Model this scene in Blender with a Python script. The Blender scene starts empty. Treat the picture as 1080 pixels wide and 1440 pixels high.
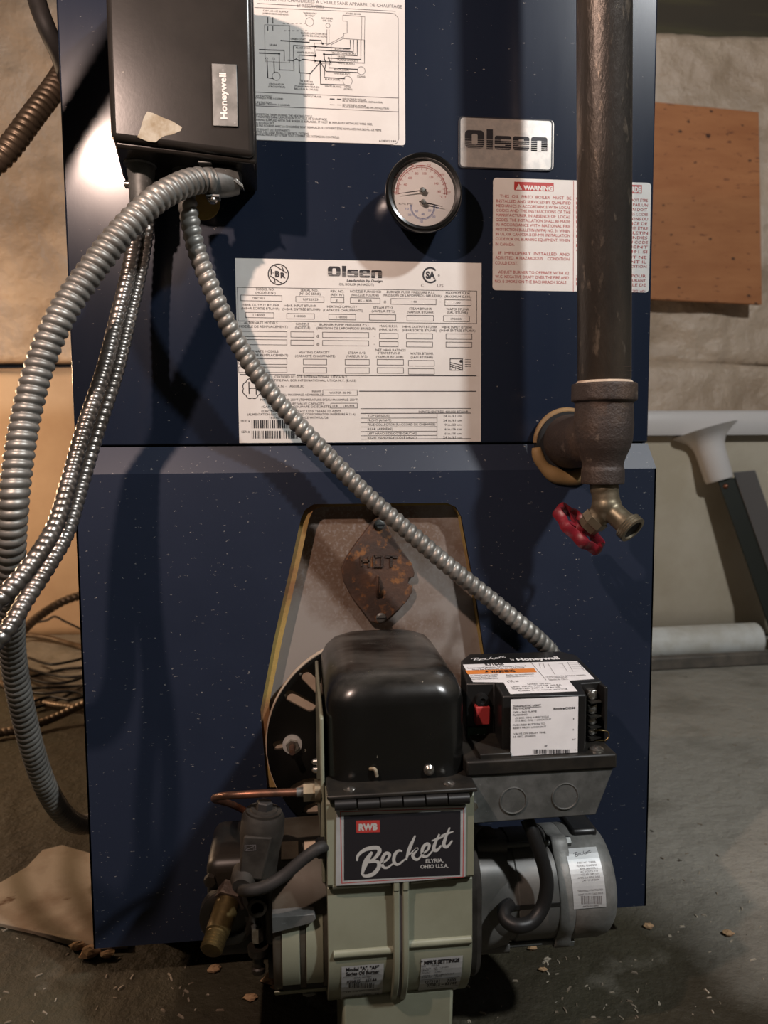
import bpy, bmesh, math, random
from mathutils import Vector, Matrix, noise
from mathutils.geometry import tessellate_polygon
random.seed(7)
PI = math.pi
SC = bpy.context.scene
COL = SC.collection

# ------------------------------------------------------------------ camera
YAW, PITCH, ROLL, FPX = math.radians(6.5), math.radians(5.0), math.radians(-0.4), 1080.0
FWD = Vector((math.sin(YAW)*math.cos(PITCH), math.cos(YAW)*math.cos(PITCH), -math.sin(PITCH)))
_r = Vector((math.cos(YAW), -math.sin(YAW), 0)); _u = _r.cross(FWD)
RGT = _r*math.cos(ROLL) + _u*math.sin(ROLL)
UPV = -_r*math.sin(ROLL) + _u*math.cos(ROLL)
CAMP = Vector((0, -0.78, 0.552))
def ray(px, py):
    return FWD + RGT*((px-540)/FPX) + UPV*((720-py)/FPX)
cd = bpy.data.cameras.new('camera'); cam = bpy.data.objects.new('camera', cd); COL.objects.link(cam)
m = Matrix((RGT, UPV, -FWD)).transposed().to_4x4(); m.translation = CAMP
cam.matrix_world = m
cd.sensor_fit = 'HORIZONTAL'; cd.sensor_width = 36; cd.lens = 36; cd.clip_start = 0.02; cd.clip_end = 50
SC.camera = cam
cd.dof.use_dof = True; cd.dof.focus_distance = 0.70; cd.dof.aperture_fstop = 11

# ------------------------------------------------------------------ light
SC.view_settings.view_transform = 'Standard'; SC.view_settings.look = 'None'
SC.view_settings.gamma = 1; SC.view_settings.use_curve_mapping = False
SC.view_settings.exposure = 0.0
w = bpy.data.worlds.new('world'); SC.world = w; w.use_nodes = True
w.node_tree.nodes['Background'].inputs[0].default_value = (0.55, 0.6, 0.7, 1)
w.node_tree.nodes['Background'].inputs[1].default_value = 0.02
def lamp(name, loc, col, power, radius):
    l = bpy.data.lights.new(name, 'POINT'); l.color = col; l.energy = power; l.shadow_soft_size = radius
    o = bpy.data.objects.new(name, l); o.location = loc; COL.objects.link(o); return o
lamp('warm_lamp_left', (-0.313, -0.613, 1.048), (1.0, 0.73, 0.61), 25.0, 0.012)
lamp('cool_lamp_right', (1.20, -1.35, 2.07), (0.92, 0.94, 0.96), 186.0, 0.06)
lamp('warm_bulb_behind', (-1.20, 0.82, 0.62), (1.0, 0.68, 0.43), 31.0, 0.04)

# ------------------------------------------------------------------ pixel -> place
def on_plane(px, py, p0, n):
    d = ray(px, py); t = (Vector(p0)-CAMP).dot(n)/d.dot(n); return CAMP + d*t
def at(px, py, Y): return on_plane(px, py, (0, Y, 0), Vector((0, 1, 0)))
def atd(px, py, d): return at(px, py, CAMP.y + d)
def atz(px, py, Z): return on_plane(px, py, (0, 0, Z), Vector((0, 0, 1)))
def on_cyl(px, py, ay, az, r):      # cylinder along x through (ay, az), near side
    d = ray(px, py); oy, oz = CAMP.y-ay, CAMP.z-az
    a = d.y**2+d.z**2; b = 2*(oy*d.y+oz*d.z); c = oy*oy+oz*oz-r*r
    q = max(b*b-4*a*c, 0); t = (-b-math.sqrt(q))/(2*a); return CAMP + d*t

# ------------------------------------------------------------------ materials
def mat(name, col, rough=0.5, metal=0.0, col2=None, nscale=8, lo=0.4, hi=0.6, detail=6, stretch=(1,1,1),
        bump=0.0, bscale=60, bdist=0.001, col3=None, n3=30, lo3=0.6, hi3=0.7, spec=0.5, rvar=0.0, coat=0.0, aniso=0.0,
        specks=None, subsurf=0.0, lit_side=None, dust=None, crough=0.03):
    M = bpy.data.materials.new(name); M.use_nodes = True; nt = M.node_tree; N = nt.nodes; L = nt.links
    b = N['Principled BSDF']
    b.inputs['Base Color'].default_value = (*col, 1); b.inputs['Roughness'].default_value = rough
    b.inputs['Metallic'].default_value = metal; b.inputs['Specular IOR Level'].default_value = spec
    b.inputs['Coat Weight'].default_value = coat; b.inputs['Coat Roughness'].default_value = crough; b.inputs['Anisotropic'].default_value = aniso
    tc = N.new('ShaderNodeTexCoord'); mp = N.new('ShaderNodeMapping'); mp.inputs['Scale'].default_value = stretch
    L.new(tc.outputs['Object'], mp.inputs['Vector'])
    out = None
    def nz(scale, det=6, vec=None):
        n = N.new('ShaderNodeTexNoise'); n.inputs['Scale'].default_value = scale; n.inputs['Detail'].default_value = det
        n.inputs['Roughness'].default_value = 0.6; L.new(vec or mp.outputs['Vector'], n.inputs['Vector']); return n
    def rng(src, lo, hi):
        r = N.new('ShaderNodeMapRange'); r.inputs['From Min'].default_value = lo; r.inputs['From Max'].default_value = hi
        L.new(src, r.inputs['Value']); return r.outputs['Result']
    def mix(f, a, bcol):
        x = N.new('ShaderNodeMix'); x.data_type = 'RGBA'; L.new(f, x.inputs['Factor'])
        if isinstance(a, tuple): x.inputs['A'].default_value = (*a, 1)
        else: L.new(a, x.inputs['A'])
        x.inputs['B'].default_value = (*bcol, 1); return x.outputs['Result']
    cur = col
    if col2: cur = mix(rng(nz(nscale, detail).outputs['Fac'], lo, hi), cur, col2)
    if col3: cur = mix(rng(nz(n3, 5).outputs['Fac'], lo3, hi3), cur, col3)
    if dust:                         # dust lying on upward faces, smeared in streaks
        ge = N.new('ShaderNodeNewGeometry'); sz = N.new('ShaderNodeSeparateXYZ'); L.new(ge.outputs['Normal'], sz.inputs[0])
        mpd = N.new('ShaderNodeMapping'); mpd.inputs['Scale'].default_value = (1, 2.2, 1); mpd.inputs['Rotation'].default_value = (0, 0, 0.25); L.new(tc.outputs['Object'], mpd.inputs['Vector'])
        um = N.new('ShaderNodeMath'); um.operation = 'MULTIPLY'; L.new(rng(sz.outputs['Z'], 0.35, 0.95), um.inputs[0]); L.new(rng(nz(13, 8, mpd.outputs['Vector']).outputs['Fac'], 0.40, 0.85), um.inputs[1])
        cur = mix(um.outputs[0], cur, dust)
    if lit_side:                         # lighter floor colour to the right, painting in the brighter light there
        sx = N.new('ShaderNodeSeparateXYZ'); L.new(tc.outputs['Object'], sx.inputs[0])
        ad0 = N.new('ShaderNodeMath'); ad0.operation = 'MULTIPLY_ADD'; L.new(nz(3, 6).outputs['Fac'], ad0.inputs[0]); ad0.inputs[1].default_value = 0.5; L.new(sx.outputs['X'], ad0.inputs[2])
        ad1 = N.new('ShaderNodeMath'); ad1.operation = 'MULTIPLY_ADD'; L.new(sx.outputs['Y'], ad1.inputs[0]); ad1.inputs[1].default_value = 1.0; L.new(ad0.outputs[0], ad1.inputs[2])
        cur = mix(rng(ad1.outputs[0], 0.62, 0.92), cur, lit_side)
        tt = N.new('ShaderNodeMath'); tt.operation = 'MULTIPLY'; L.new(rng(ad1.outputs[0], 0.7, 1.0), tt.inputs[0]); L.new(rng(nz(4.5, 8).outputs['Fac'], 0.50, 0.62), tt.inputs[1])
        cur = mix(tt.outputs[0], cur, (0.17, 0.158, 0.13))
        
    if specks:                       # (cell density, size, amount 0..1, colour, (sx,sy,sz))
        for (sc_, size, amt, scol, st) in specks:
            mp2 = N.new('ShaderNodeMapping'); mp2.inputs['Scale'].default_value = st; L.new(tc.outputs['Object'], mp2.inputs['Vector'])
            nn = nz(220, 2, mp2.outputs['Vector'])
            ad = N.new('ShaderNodeVectorMath'); ad.operation = 'SCALE'; ad.inputs['Scale'].default_value = 0.012
            L.new(nn.outputs['Color'], ad.inputs[0])
            av = N.new('ShaderNodeVectorMath'); av.operation = 'ADD'; L.new(mp2.outputs['Vector'], av.inputs[0]); L.new(ad.outputs[0], av.inputs[1])
            vo = N.new('ShaderNodeTexVoronoi'); vo.inputs['Scale'].default_value = sc_; L.new(av.outputs[0], vo.inputs['Vector'])
            a = N.new('ShaderNodeMath'); a.operation = 'LESS_THAN'; a.inputs[1].default_value = size; L.new(vo.outputs['Distance'], a.inputs[0])
            sep = N.new('ShaderNodeSeparateColor'); L.new(vo.outputs['Color'], sep.inputs[0])
            c = N.new('ShaderNodeMath'); c.operation = 'LESS_THAN'; c.inputs[1].default_value = amt; L.new(sep.outputs[0], c.inputs[0])
            d = N.new('ShaderNodeMath'); d.operation = 'MULTIPLY'; L.new(a.outputs[0], d.inputs[0]); L.new(c.outputs[0], d.inputs[1])
            cur = mix(d.outputs[0], cur, scol)
    if not isinstance(cur, tuple): L.new(cur, b.inputs['Base Color'])
    if rvar:
        r = rng(nz(25).outputs['Fac'], 0.3, 0.7); mm = N.new('ShaderNodeMath'); mm.operation = 'MULTIPLY_ADD'
        L.new(r, mm.inputs[0]); mm.inputs[1].default_value = rvar; mm.inputs[2].default_value = rough - rvar/2
        L.new(mm.outputs[0], b.inputs['Roughness'])
    if bump:
        bn = N.new('ShaderNodeBump'); bn.inputs['Strength'].default_value = bump; bn.inputs['Distance'].default_value = bdist
        L.new(nz(bscale, 8).outputs['Fac'], bn.inputs['Height']); L.new(bn.outputs['Normal'], b.inputs['Normal'])
    return M

M = {}
NAVY = (0.0085, 0.0130, 0.0255)
DUST = (0.22, 0.21, 0.20)
M['navy'] = mat('navy_enamel', NAVY, 0.24, 0.0, col2=(0.0105, 0.0155, 0.029), nscale=5, spec=0.28, bump=0.05, crough=0.13, bscale=900, bdist=0.0004, stretch=(1, 1, 0.12), rvar=0.04, coat=0.45,
                specks=[(120, 0.09, 0.22, DUST, (1, 1, 2.4)), (60, 0.055, 0.14, DUST, (1, 1, 2.0))])
M['navy_ap'] = mat('navy_enamel_apron', (0.0120, 0.0175, 0.034), 0.46, 0.0, col2=(0.0145, 0.0205, 0.039), nscale=5, spec=0.32, bump=0.06, bscale=500, bdist=0.0004,  # same blue enamel, colour lifted to carry the warm lamp's haze
                   specks=[(130, 0.12, 0.36, DUST, (1, 1, 2.6)), (70, 0.07, 0.25, DUST, (1, 1, 2.0))])
M['shell'] = mat('dark_shell', (0.012, 0.014, 0.018), 0.6)
M['grey_box'] = mat('grey_brown_enamel', (0.018, 0.0165, 0.015), 0.24, 0.0, col2=(0.022, 0.020, 0.018), nscale=30, bump=0.05, bscale=300, bdist=0.0005, spec=0.22,
                    specks=[(70, 0.05, 0.08, (0.30, 0.27, 0.22), (1, 1, 1))])
M['galv'] = mat('galvanised_steel', (0.155, 0.16, 0.155), 0.48, 0.5, col2=(0.10, 0.105, 0.10), nscale=60, col3=(0.22, 0.23, 0.23), n3=200, lo3=0.66, hi3=0.72, bump=0.15, bscale=200, bdist=0.0005)
M['conduit'] = mat('dull_conduit_metal', (0.245, 0.24, 0.220), 0.46, 0.6, col2=(0.165, 0.16, 0.145), nscale=25, rvar=0.1)
M['bx'] = mat('shiny_armour_metal', (0.27, 0.25, 0.23), 0.32, 0.9, col2=(0.18, 0.16, 0.14), nscale=40, rvar=0.1)
M['bx_dark'] = mat('dusty_armour_metal', (0.16, 0.12, 0.085), 0.45, 0.7, col2=(0.10, 0.075, 0.05), nscale=30)
M['iron'] = mat('black_iron_pipe', (0.064, 0.056, 0.049), 0.38, 0.65, col2=(0.105, 0.084, 0.064), nscale=14, stretch=(1, 1, 0.35), lo=0.45, hi=0.7,
                col3=(0.22, 0.18, 0.14), n3=90, lo3=0.60, hi3=0.70, bump=0.7, bscale=180, bdist=0.0012, rvar=0.15)
M['cast'] = mat('cast_iron', (0.040, 0.029, 0.024), 0.55, 0.2, col2=(0.080, 0.050, 0.032), nscale=22, lo=0.5, hi=0.72,
                col3=(0.17, 0.13, 0.10), n3=60, lo3=0.64, hi3=0.74, bump=0.8, bscale=300, bdist=0.0012)
M['rust'] = mat('rusty_cast_iron', (0.085, 0.043, 0.026), 0.75, 0.1, col2=(0.050, 0.032, 0.025), nscale=30, lo=0.4, hi=0.6,
                col3=(0.21, 0.090, 0.030), n3=110, lo3=0.54, hi3=0.66, bump=0.6, bscale=250, bdist=0.001)
M['dullbrass'] = mat('weathered_brass', (0.14, 0.12, 0.08), 0.42, 0.75, col2=(0.23, 0.19, 0.13), nscale=40, bump=0.3, bscale=250, bdist=0.0005)
M['brass'] = mat('brass', (0.16, 0.115, 0.045), 0.42, 0.8, col2=(0.07, 0.05, 0.022), nscale=40)
M['copper'] = mat('copper', (0.24, 0.10, 0.06), 0.4, 0.8, col2=(0.11, 0.06, 0.04), nscale=50)
M['red'] = mat('red_painted_metal', (0.20, 0.008, 0.018), 0.42, 0.0, col2=(0.12, 0.006, 0.012), nscale=60)
M['redplastic'] = mat('red_plastic', (0.33, 0.03, 0.03), 0.5)
M['paper'] = mat('label_paper', (0.62, 0.60, 0.565), 0.42, 0.0, col2=(0.58, 0.555, 0.52), nscale=20, spec=0.5,
                 specks=[(110, 0.05, 0.20, (0.36, 0.30, 0.22), (1, 1, 3))])
M['foil'] = mat('silvery_label', (0.42, 0.43, 0.43), 0.45, 0.2, col2=(0.36, 0.37, 0.37), nscale=40)
M['ctlpaper'] = mat('glossy_white_label', (0.80, 0.79, 0.79), 0.35, 0.0, col2=(0.74, 0.73, 0.73), nscale=40)
M['badge'] = mat('brushed_badge', (0.72, 0.66, 0.60), 0.34, 0.75, col2=(0.60, 0.56, 0.52), nscale=120)
M['ink'] = mat('black_ink', (0.012, 0.011, 0.014), 0.5)
M['greyink'] = mat('grey_ink', (0.13, 0.12, 0.12), 0.5)
M['rink'] = mat('red_ink', (0.36, 0.035, 0.03), 0.5)
M['bink'] = mat('blue_ink', (0.05, 0.12, 0.40), 0.5)
M['oink'] = mat('orange_ink', (0.62, 0.20, 0.04), 0.5)
M['white'] = mat('white_enamel', (0.74, 0.74, 0.73), 0.35)
M['silver'] = mat('silver_letters', (0.55, 0.55, 0.53), 0.4, 0.3)
M['cream'] = mat('cream_enamel', (0.215, 0.225, 0.165), 0.36, 0.0, col2=(0.185, 0.19, 0.135), nscale=15, bump=0.08, bscale=120, bdist=0.0005,
                 specks=[(90, 0.04, 0.10, (0.12, 0.10, 0.07), (1, 1, 1))])
M['gloss'] = mat('black_gloss_enamel', (0.005, 0.005, 0.0045), 0.22, 0.0, col2=(0.013, 0.013, 0.012), nscale=10, lo=0.52, hi=0.9, rvar=0.10, spec=0.5,
                 specks=[(75, 0.07, 0.18, (0.16, 0.15, 0.12), (1, 1, 0.6))])
M['transformer'] = mat('dusty_black_gloss_enamel', (0.005, 0.005, 0.0045), 0.24, 0.0, col2=(0.011, 0.011, 0.010), nscale=10, lo=0.52, hi=0.9, rvar=0.10, dust=(0.085, 0.08, 0.07),
                 specks=[(75, 0.07, 0.18, (0.16, 0.15, 0.12), (1, 1, 0.6))])
M['plastic'] = mat('black_plastic', (0.009, 0.009, 0.009), 0.38, 0.0, col2=(0.018, 0.016, 0.014), nscale=30, lo=0.5, hi=0.8)
M['dustyplastic'] = mat('dusty_black_plastic', (0.010, 0.0095, 0.0085), 0.45, 0.0, spec=0.3, col2=(0.020, 0.0175, 0.014), nscale=40)
M['plate'] = mat('burner_plate_steel', (0.28, 0.25, 0.225), 0.52, 0.2, col2=(0.15, 0.098, 0.068), nscale=9, lo=0.44, hi=0.62, bump=0.12, bscale=350, bdist=0.0004,
                 col3=(0.28, 0.25, 0.23), n3=300, lo3=0.5, hi3=0.8)
M['insul'] = mat('yellow_insulation', (0.34, 0.24, 0.07), 0.9, 0.0, col2=(0.20, 0.10, 0.04), nscale=12, lo=0.45, hi=0.65, bump=0.5, bscale=200)
M['foam'] = mat('tan_pipe_insulation', (0.22, 0.135, 0.052), 0.7, 0.0, col2=(0.15, 0.085, 0.034), nscale=25, bump=0.4, bscale=120)
M['motor'] = mat('grey_motor_paint', (0.080, 0.080, 0.074), 0.45, 0.2, col2=(0.105, 0.10, 0.092), nscale=40, specks=[(80, 0.05, 0.15, (0.25, 0.24, 0.22), (1, 1, 1))])
M['alu'] = mat('cast_aluminium', (0.185, 0.185, 0.175), 0.55, 0.35, col2=(0.14, 0.14, 0.13), nscale=80, bump=0.3, bscale=400, bdist=0.0005)
M['greycast'] = mat('dusty_grey_cast', (0.034, 0.030, 0.025), 0.7, 0.0, spec=0.25, col2=(0.019, 0.016, 0.013), nscale=50, bump=0.3, bscale=300, bdist=0.0005)
M['pump'] = mat('dark_pump_casting', (0.008, 0.0075, 0.006), 0.45, 0.1, col2=(0.016, 0.012, 0.008), nscale=30)
M['rubber'] = mat('dusty_rubber_cable', (0.026, 0.024, 0.023), 0.6, 0.0, spec=0.3, col2=(0.018, 0.017, 0.016), nscale=40)
M['blackrub'] = mat('black_rubber_cable', (0.009, 0.009, 0.009), 0.45, spec=0.3)
M['chrome'] = mat('bright_zinc', (0.55, 0.54, 0.50), 0.25, 0.95, col2=(0.35, 0.32, 0.28), nscale=200)
M['creamcard'] = mat('cream_gasket', (0.50, 0.40, 0.30), 0.8, 0.0, col2=(0.40, 0.31, 0.23), nscale=60)
M['tapebit'] = mat('torn_tape_residue', (0.36, 0.33, 0.26), 0.8, 0.0, col2=(0.22, 0.17, 0.10), nscale=60)
M['airband'] = mat('dirty_grey_band', (0.075, 0.070, 0.055), 0.55, 0.3, col2=(0.045, 0.036, 0.024), nscale=20)
M['pcb'] = mat('green_circuit_board', (0.02, 0.05, 0.025), 0.5)
M['black'] = mat('hole_shade_black', (0.004, 0.004, 0.004), 0.8)  # flat black painting in the shade inside openings and slots
M['whitewash'] = mat('whitewashed_stone', (0.44, 0.34, 0.25), 0.32, 0.0, col2=(0.29, 0.21, 0.14), nscale=3.5, lo=0.42, hi=0.66, detail=8, bump=0.7, bscale=16, bdist=0.022, spec=0.5,
                     specks=[(9, 0.03, 0.35, (0.10, 0.07, 0.04), (1, 1, 1))])
M['parge'] = mat('parged_lower_wall', (0.50, 0.36, 0.23), 0.7, 0.0, col2=(0.40, 0.27, 0.165), nscale=4, lo=0.4, hi=0.7, bump=0.3, bscale=14, bdist=0.008)
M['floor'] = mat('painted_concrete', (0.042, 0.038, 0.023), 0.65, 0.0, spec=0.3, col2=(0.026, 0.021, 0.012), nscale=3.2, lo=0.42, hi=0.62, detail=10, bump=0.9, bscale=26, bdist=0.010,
                 col3=(0.075, 0.068, 0.050), n3=9, lo3=0.60, hi3=0.68, lit_side=(0.24, 0.225, 0.19),  # dark base and lighter right side carry the floor's shade and light
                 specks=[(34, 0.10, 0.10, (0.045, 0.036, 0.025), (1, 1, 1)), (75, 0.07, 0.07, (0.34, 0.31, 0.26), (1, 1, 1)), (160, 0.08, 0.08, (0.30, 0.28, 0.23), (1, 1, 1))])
M['ply'] = mat('stained_plywood', (0.36, 0.150, 0.060), 0.6, 0.0, spec=0.2, col2=(0.29, 0.112, 0.043), nscale=5, stretch=(1, 1, 5), lo=0.35, hi=0.7,
               col3=(0.10, 0.038, 0.022), n3=26, lo3=0.62, hi3=0.70, specks=[(16, 0.16, 0.14, (0.055, 0.022, 0.012), (1, 1, 1.3)), (40, 0.22, 0.10, (0.07, 0.033, 0.018), (1, 1, 1.3))])
M['darkwood'] = mat('old_dark_timber', (0.035, 0.026, 0.014), 0.8, 0.0, col2=(0.06, 0.05, 0.02), nscale=6, stretch=(0.3, 1, 3))
M['pvc'] = mat('white_plastic_pipe', (0.50, 0.50, 0.47), 0.38, 0.0, col2=(0.40, 0.38, 0.33), nscale=12, col3=(0.20, 0.15, 0.10), n3=30, lo3=0.66, hi3=0.72)
M['tub'] = mat('white_tub_plastic', (0.42, 0.37, 0.29), 0.30, 0.0, col2=(0.36, 0.31, 0.23), nscale=5, bump=0.1, bscale=8, bdist=0.01)
M['tubwhite'] = mat('glossy_white_plastic', (0.50, 0.47, 0.45), 0.22, 0.0)
M['legblack'] = mat('black_angle_steel', (0.012, 0.014, 0.010), 0.5, 0.2)
M['leggrey'] = mat('grey_angle_steel', (0.12, 0.115, 0.115), 0.5, 0.4)
M['grit'] = mat('grey_grit', (0.30, 0.26, 0.20), 0.9, 0.0, col2=(0.12, 0.09, 0.06), nscale=30)
M['bar'] = mat('dirty_bar', (0.075, 0.066, 0.055), 0.6, 0.2, col2=(0.12, 0.10, 0.08), nscale=20)
M['darkwall'] = mat('dark_basement_concrete', (0.05, 0.045, 0.038), 0.8)
M['board'] = mat('whitened_board', (0.32, 0.27, 0.20), 0.8, 0.0, col2=(0.19, 0.135, 0.085), nscale=7, lo=0.45, hi=0.62, col3=(0.10, 0.05, 0.02), n3=25, lo3=0.64, hi3=0.70, bump=0.5, bscale=30, bdist=0.003)
M['chip'] = mat('wood_crumb', (0.36, 0.23, 0.12), 0.9, 0.0, col2=(0.22, 0.13, 0.07), nscale=80, bump=0.6, bscale=200)
g = bpy.data.materials.new('clear_glass'); g.use_nodes = True; nt = g.node_tree; N = nt.nodes; N.clear()
o_ = N.new('ShaderNodeOutputMaterial'); t_ = N.new('ShaderNodeBsdfTransparent'); gl = N.new('ShaderNodeBsdfGlossy'); gl.inputs['Roughness'].default_value = 0.04
fr = N.new('ShaderNodeFresnel'); fr.inputs['IOR'].default_value = 1.45; mx = N.new('ShaderNodeMixShader')
nt.links.new(fr.outputs[0], mx.inputs[0]); nt.links.new(t_.outputs[0], mx.inputs[1]); nt.links.new(gl.outputs[0], mx.inputs[2]); nt.links.new(mx.outputs[0], o_.inputs[0])
M['glass'] = g

# ------------------------------------------------------------------ mesh building
class MB:
    def __init__(s): s.v = []; s.f = []; s.mi = []
    def add(s, vs, fs, mi=0):
        n = len(s.v); s.v += [Vector(v) for v in vs]; s.f += [tuple(i+n for i in f) for f in fs]; s.mi += [mi]*len(fs); return s
    def hexa(s, c8, mi=0):           # 4 front corners then 4 back corners, same order
        return s.add(c8, [(0,1,2,3), (7,6,5,4), (0,4,5,1), (1,5,6,2), (2,6,7,3), (3,7,4,0)], mi)
    def box(s, x0, x1, y0, y1, z0, z1, mi=0):
        return s.hexa([(x0,y0,z0),(x1,y0,z0),(x1,y0,z1),(x0,y0,z1),(x0,y1,z0),(x1,y1,z0),(x1,y1,z1),(x0,y1,z1)], mi)
    def loops(s, rings, close=True, cap=True, mi=0):
        n = len(rings[0]); vs = [p for r in rings for p in r]; fs = []
        for i in range(len(rings)-1):
            for j in range(n if close else n-1):
                k = (j+1) % n; fs.append((i*n+j, i*n+k, (i+1)*n+k, (i+1)*n+j))
        if cap: fs.append(tuple(range(n))[::-1]); fs.append(tuple((len(rings)-1)*n+j for j in range(n)))
        return s.add(vs, fs, mi)
    def lathe(s, p0, axis, prof, seg=32, mi=0, cap=True):   # prof: (distance along axis, radius)
        a = Vector(axis).normalized(); p0 = Vector(p0)
        e = a.orthogonal().normalized(); f = a.cross(e)
        rings = [[p0 + a*t + (e*math.cos(2*PI*j/seg)+f*math.sin(2*PI*j/seg))*max(r, 1e-5) for j in range(seg)] for t, r in prof]
        return s.loops(rings, True, cap, mi)
    def cyl(s, p0, p1, r, seg=24, mi=0, r1=None):
        p0 = Vector(p0); p1 = Vector(p1); return s.lathe(p0, p1-p0, [(0, r), ((p1-p0).length, r if r1 is None else r1)], seg, mi)
    def tube(s, pts, rad, seg=12, mi=0, cap=True):
        fr = frames(pts); rings = []
        for i, (p, a, e, f) in enumerate(fr):
            r = rad(i/(len(fr)-1)) if callable(rad) else rad
            rings.append([p+(e*math.cos(2*PI*j/seg)+f*math.sin(2*PI*j/seg))*r for j in range(seg)])
        return s.loops(rings, True, cap, mi)
    def prism(s, outer, holes, f0, f1, mi=0):               # 2-D outlines; f0/f1 map (u,v) to the two faces
        polys = [[Vector((p[0], p[1], 0)) for p in outer]] + [[Vector((p[0], p[1], 0)) for p in h] for h in holes]
        tris = tessellate_polygon(polys); flat = [p for q in polys for p in q]; n = len(flat)
        vs = [f0(p.x, p.y) for p in flat] + [f1(p.x, p.y) for p in flat]
        fs = [tuple(t) for t in tris] + [tuple(i+n for i in t[::-1]) for t in tris]
        k = 0
        for q in polys:
            m_ = len(q)
            for j in range(m_):
                a, b = k+j, k+(j+1) % m_; fs.append((a, b, b+n, a+n))
            k += m_
        return s.add(vs, fs, mi)
    def sphere(s, c, r, seg=16, mi=0, sc=(1,1,1)):
        c = Vector(c); h = seg//2
        return s.loops([[c+Vector((sc[0]*math.sin(PI*i/h)*math.cos(2*PI*j/seg), sc[1]*math.sin(PI*i/h)*math.sin(2*PI*j/seg), sc[2]*math.cos(PI*i/h)))*r for j in range(seg)] for i in range(h+1)], True, False, mi)

def catmull(pts, sub=12):
    P = [Vector(p) for p in pts]; P = [P[0]*2-P[1]] + P + [P[-1]*2-P[-2]]; out = []
    for i in range(1, len(P)-2):
        a, b, c, d = P[i-1], P[i], P[i+1], P[i+2]
        for k in range(sub):
            t = k/sub
            out.append(0.5*((2*b)+(c-a)*t+(2*a-5*b+4*c-d)*t*t+(3*b-a-3*c+d)*t**3))
    out.append(P[-2]); return out
def resample(pts, step):
    L = [0]
    for a, b in zip(pts, pts[1:]): L.append(L[-1]+(b-a).length)
    n = max(2, int(L[-1]/step)+1); out = []; j = 0
    for i in range(n):
        s = L[-1]*i/(n-1)
        while j < len(L)-2 and L[j+1] < s: j += 1
        t = (s-L[j])/max(L[j+1]-L[j], 1e-9); out.append(pts[j].lerp(pts[j+1], min(max(t, 0), 1)))
    return out, L[-1]
def frames(pts):
    out = []; e = None
    for i, p in enumerate(pts):
        a = (pts[min(i+1, len(pts)-1)]-pts[max(i-1, 0)]).normalized()
        e = a.orthogonal().normalized() if e is None else (e-a*e.dot(a)).normalized()
        out.append((p, a, e, a.cross(e)))
    return out
def spring(mb, path, R, pitch, amp, seg=18, per=8, power=0.7, mi=0):
    pts, L = resample(catmull(path, 16), pitch/per); step = L/(len(pts)-1); rings = []
    for i, (p, a, e, f) in enumerate(frames(pts)):
        ring = []
        for j in range(seg):
            ph = (i*step/pitch - j/seg) % 1.0
            r = R*(1-amp*(1-abs(math.sin(PI*ph))**power))
            ring.append(p+(e*math.cos(2*PI*j/seg)+f*math.sin(2*PI*j/seg))*r)
        rings.append(ring)
    mb.loops(rings, True, True, mi); return mb

# ------------------------------------------------------------------ objects
def tag(o, label=None, cat=None, group=None, kind=None):
    if label: o['label'] = label
    if cat: o['category'] = cat
    if group: o['group'] = group
    if kind: o['kind'] = kind
    return o
def origin_of(o):
    v = Vector((0, 0, 0))
    while o: v += o.location; o = o.parent
    return v
def empty(name, loc, label, cat, group=None):
    o = bpy.data.objects.new(name, None); o.empty_display_size = 0.03; o.location = loc; COL.objects.link(o)
    return tag(o, label, cat, group)
def obj(name, mb, mats, parent=None, base=None, bevel=0, segs=2, angle=35, smooth=True, remesh=0, label=None):
    """ONE mesh object; geometry is given in world space, moved to the parent's (or base) origin."""
    me = bpy.data.meshes.new(name)
    org = origin_of(parent) if parent else Vector(base if base else (0, 0, 0))
    me.from_pydata([v-org for v in mb.v], [], mb.f)
    for mm in (mats if isinstance(mats, (list, tuple)) else [mats]): me.materials.append(M[mm])
    me.polygons.foreach_set('material_index', mb.mi)
    bm = bmesh.new(); bm.from_mesh(me); bmesh.ops.recalc_face_normals(bm, faces=bm.faces); bm.to_mesh(me); bm.free()
    me.update()
    o = bpy.data.objects.new(name, me); COL.objects.link(o)
    if parent: o.parent = parent
    else: o.location = org
    if remesh:
        r = o.modifiers.new('r', 'REMESH'); r.mode = 'VOXEL'; r.voxel_size = remesh; r.use_smooth_shade = True
        s = o.modifiers.new('s', 'SMOOTH'); s.iterations = 5; s.factor = 0.5
    if smooth:
        me.polygons.foreach_set('use_smooth', [True]*len(me.polygons)); me.set_sharp_from_angle(angle=math.radians(angle))
    if bevel:
        b = o.modifiers.new('b', 'BEVEL'); b.width = bevel; b.segments = segs; b.limit_method = 'ANGLE'; b.angle_limit = math.radians(35)
        b.harden_normals = False
    if label: o['label'] = label
    return o

# ------------------------------------------------------------------ lettering
_tc = {}
def glyphs(s, bold=0.0):
    k = (s, bold)
    if k not in _tc:
        c = bpy.data.curves.new('lettering', 'FONT'); c.body = s; c.size = 1; c.resolution_u = 4 if bold > .04 else 2; c.offset = bold; c.fill_mode = 'FRONT'
        o = bpy.data.objects.new('lettering', c); me = bpy.data.meshes.new_from_object(o)
        _tc[k] = ([(v.co.x, v.co.y) for v in me.vertices], [tuple(p.vertices) for p in me.polygons])
        bpy.data.meshes.remove(me); bpy.data.objects.remove(o); bpy.data.curves.remove(c)
    return _tc[k]
_h = glyphs('H'); CAPH = max(v[1] for v in _h[0])

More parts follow.
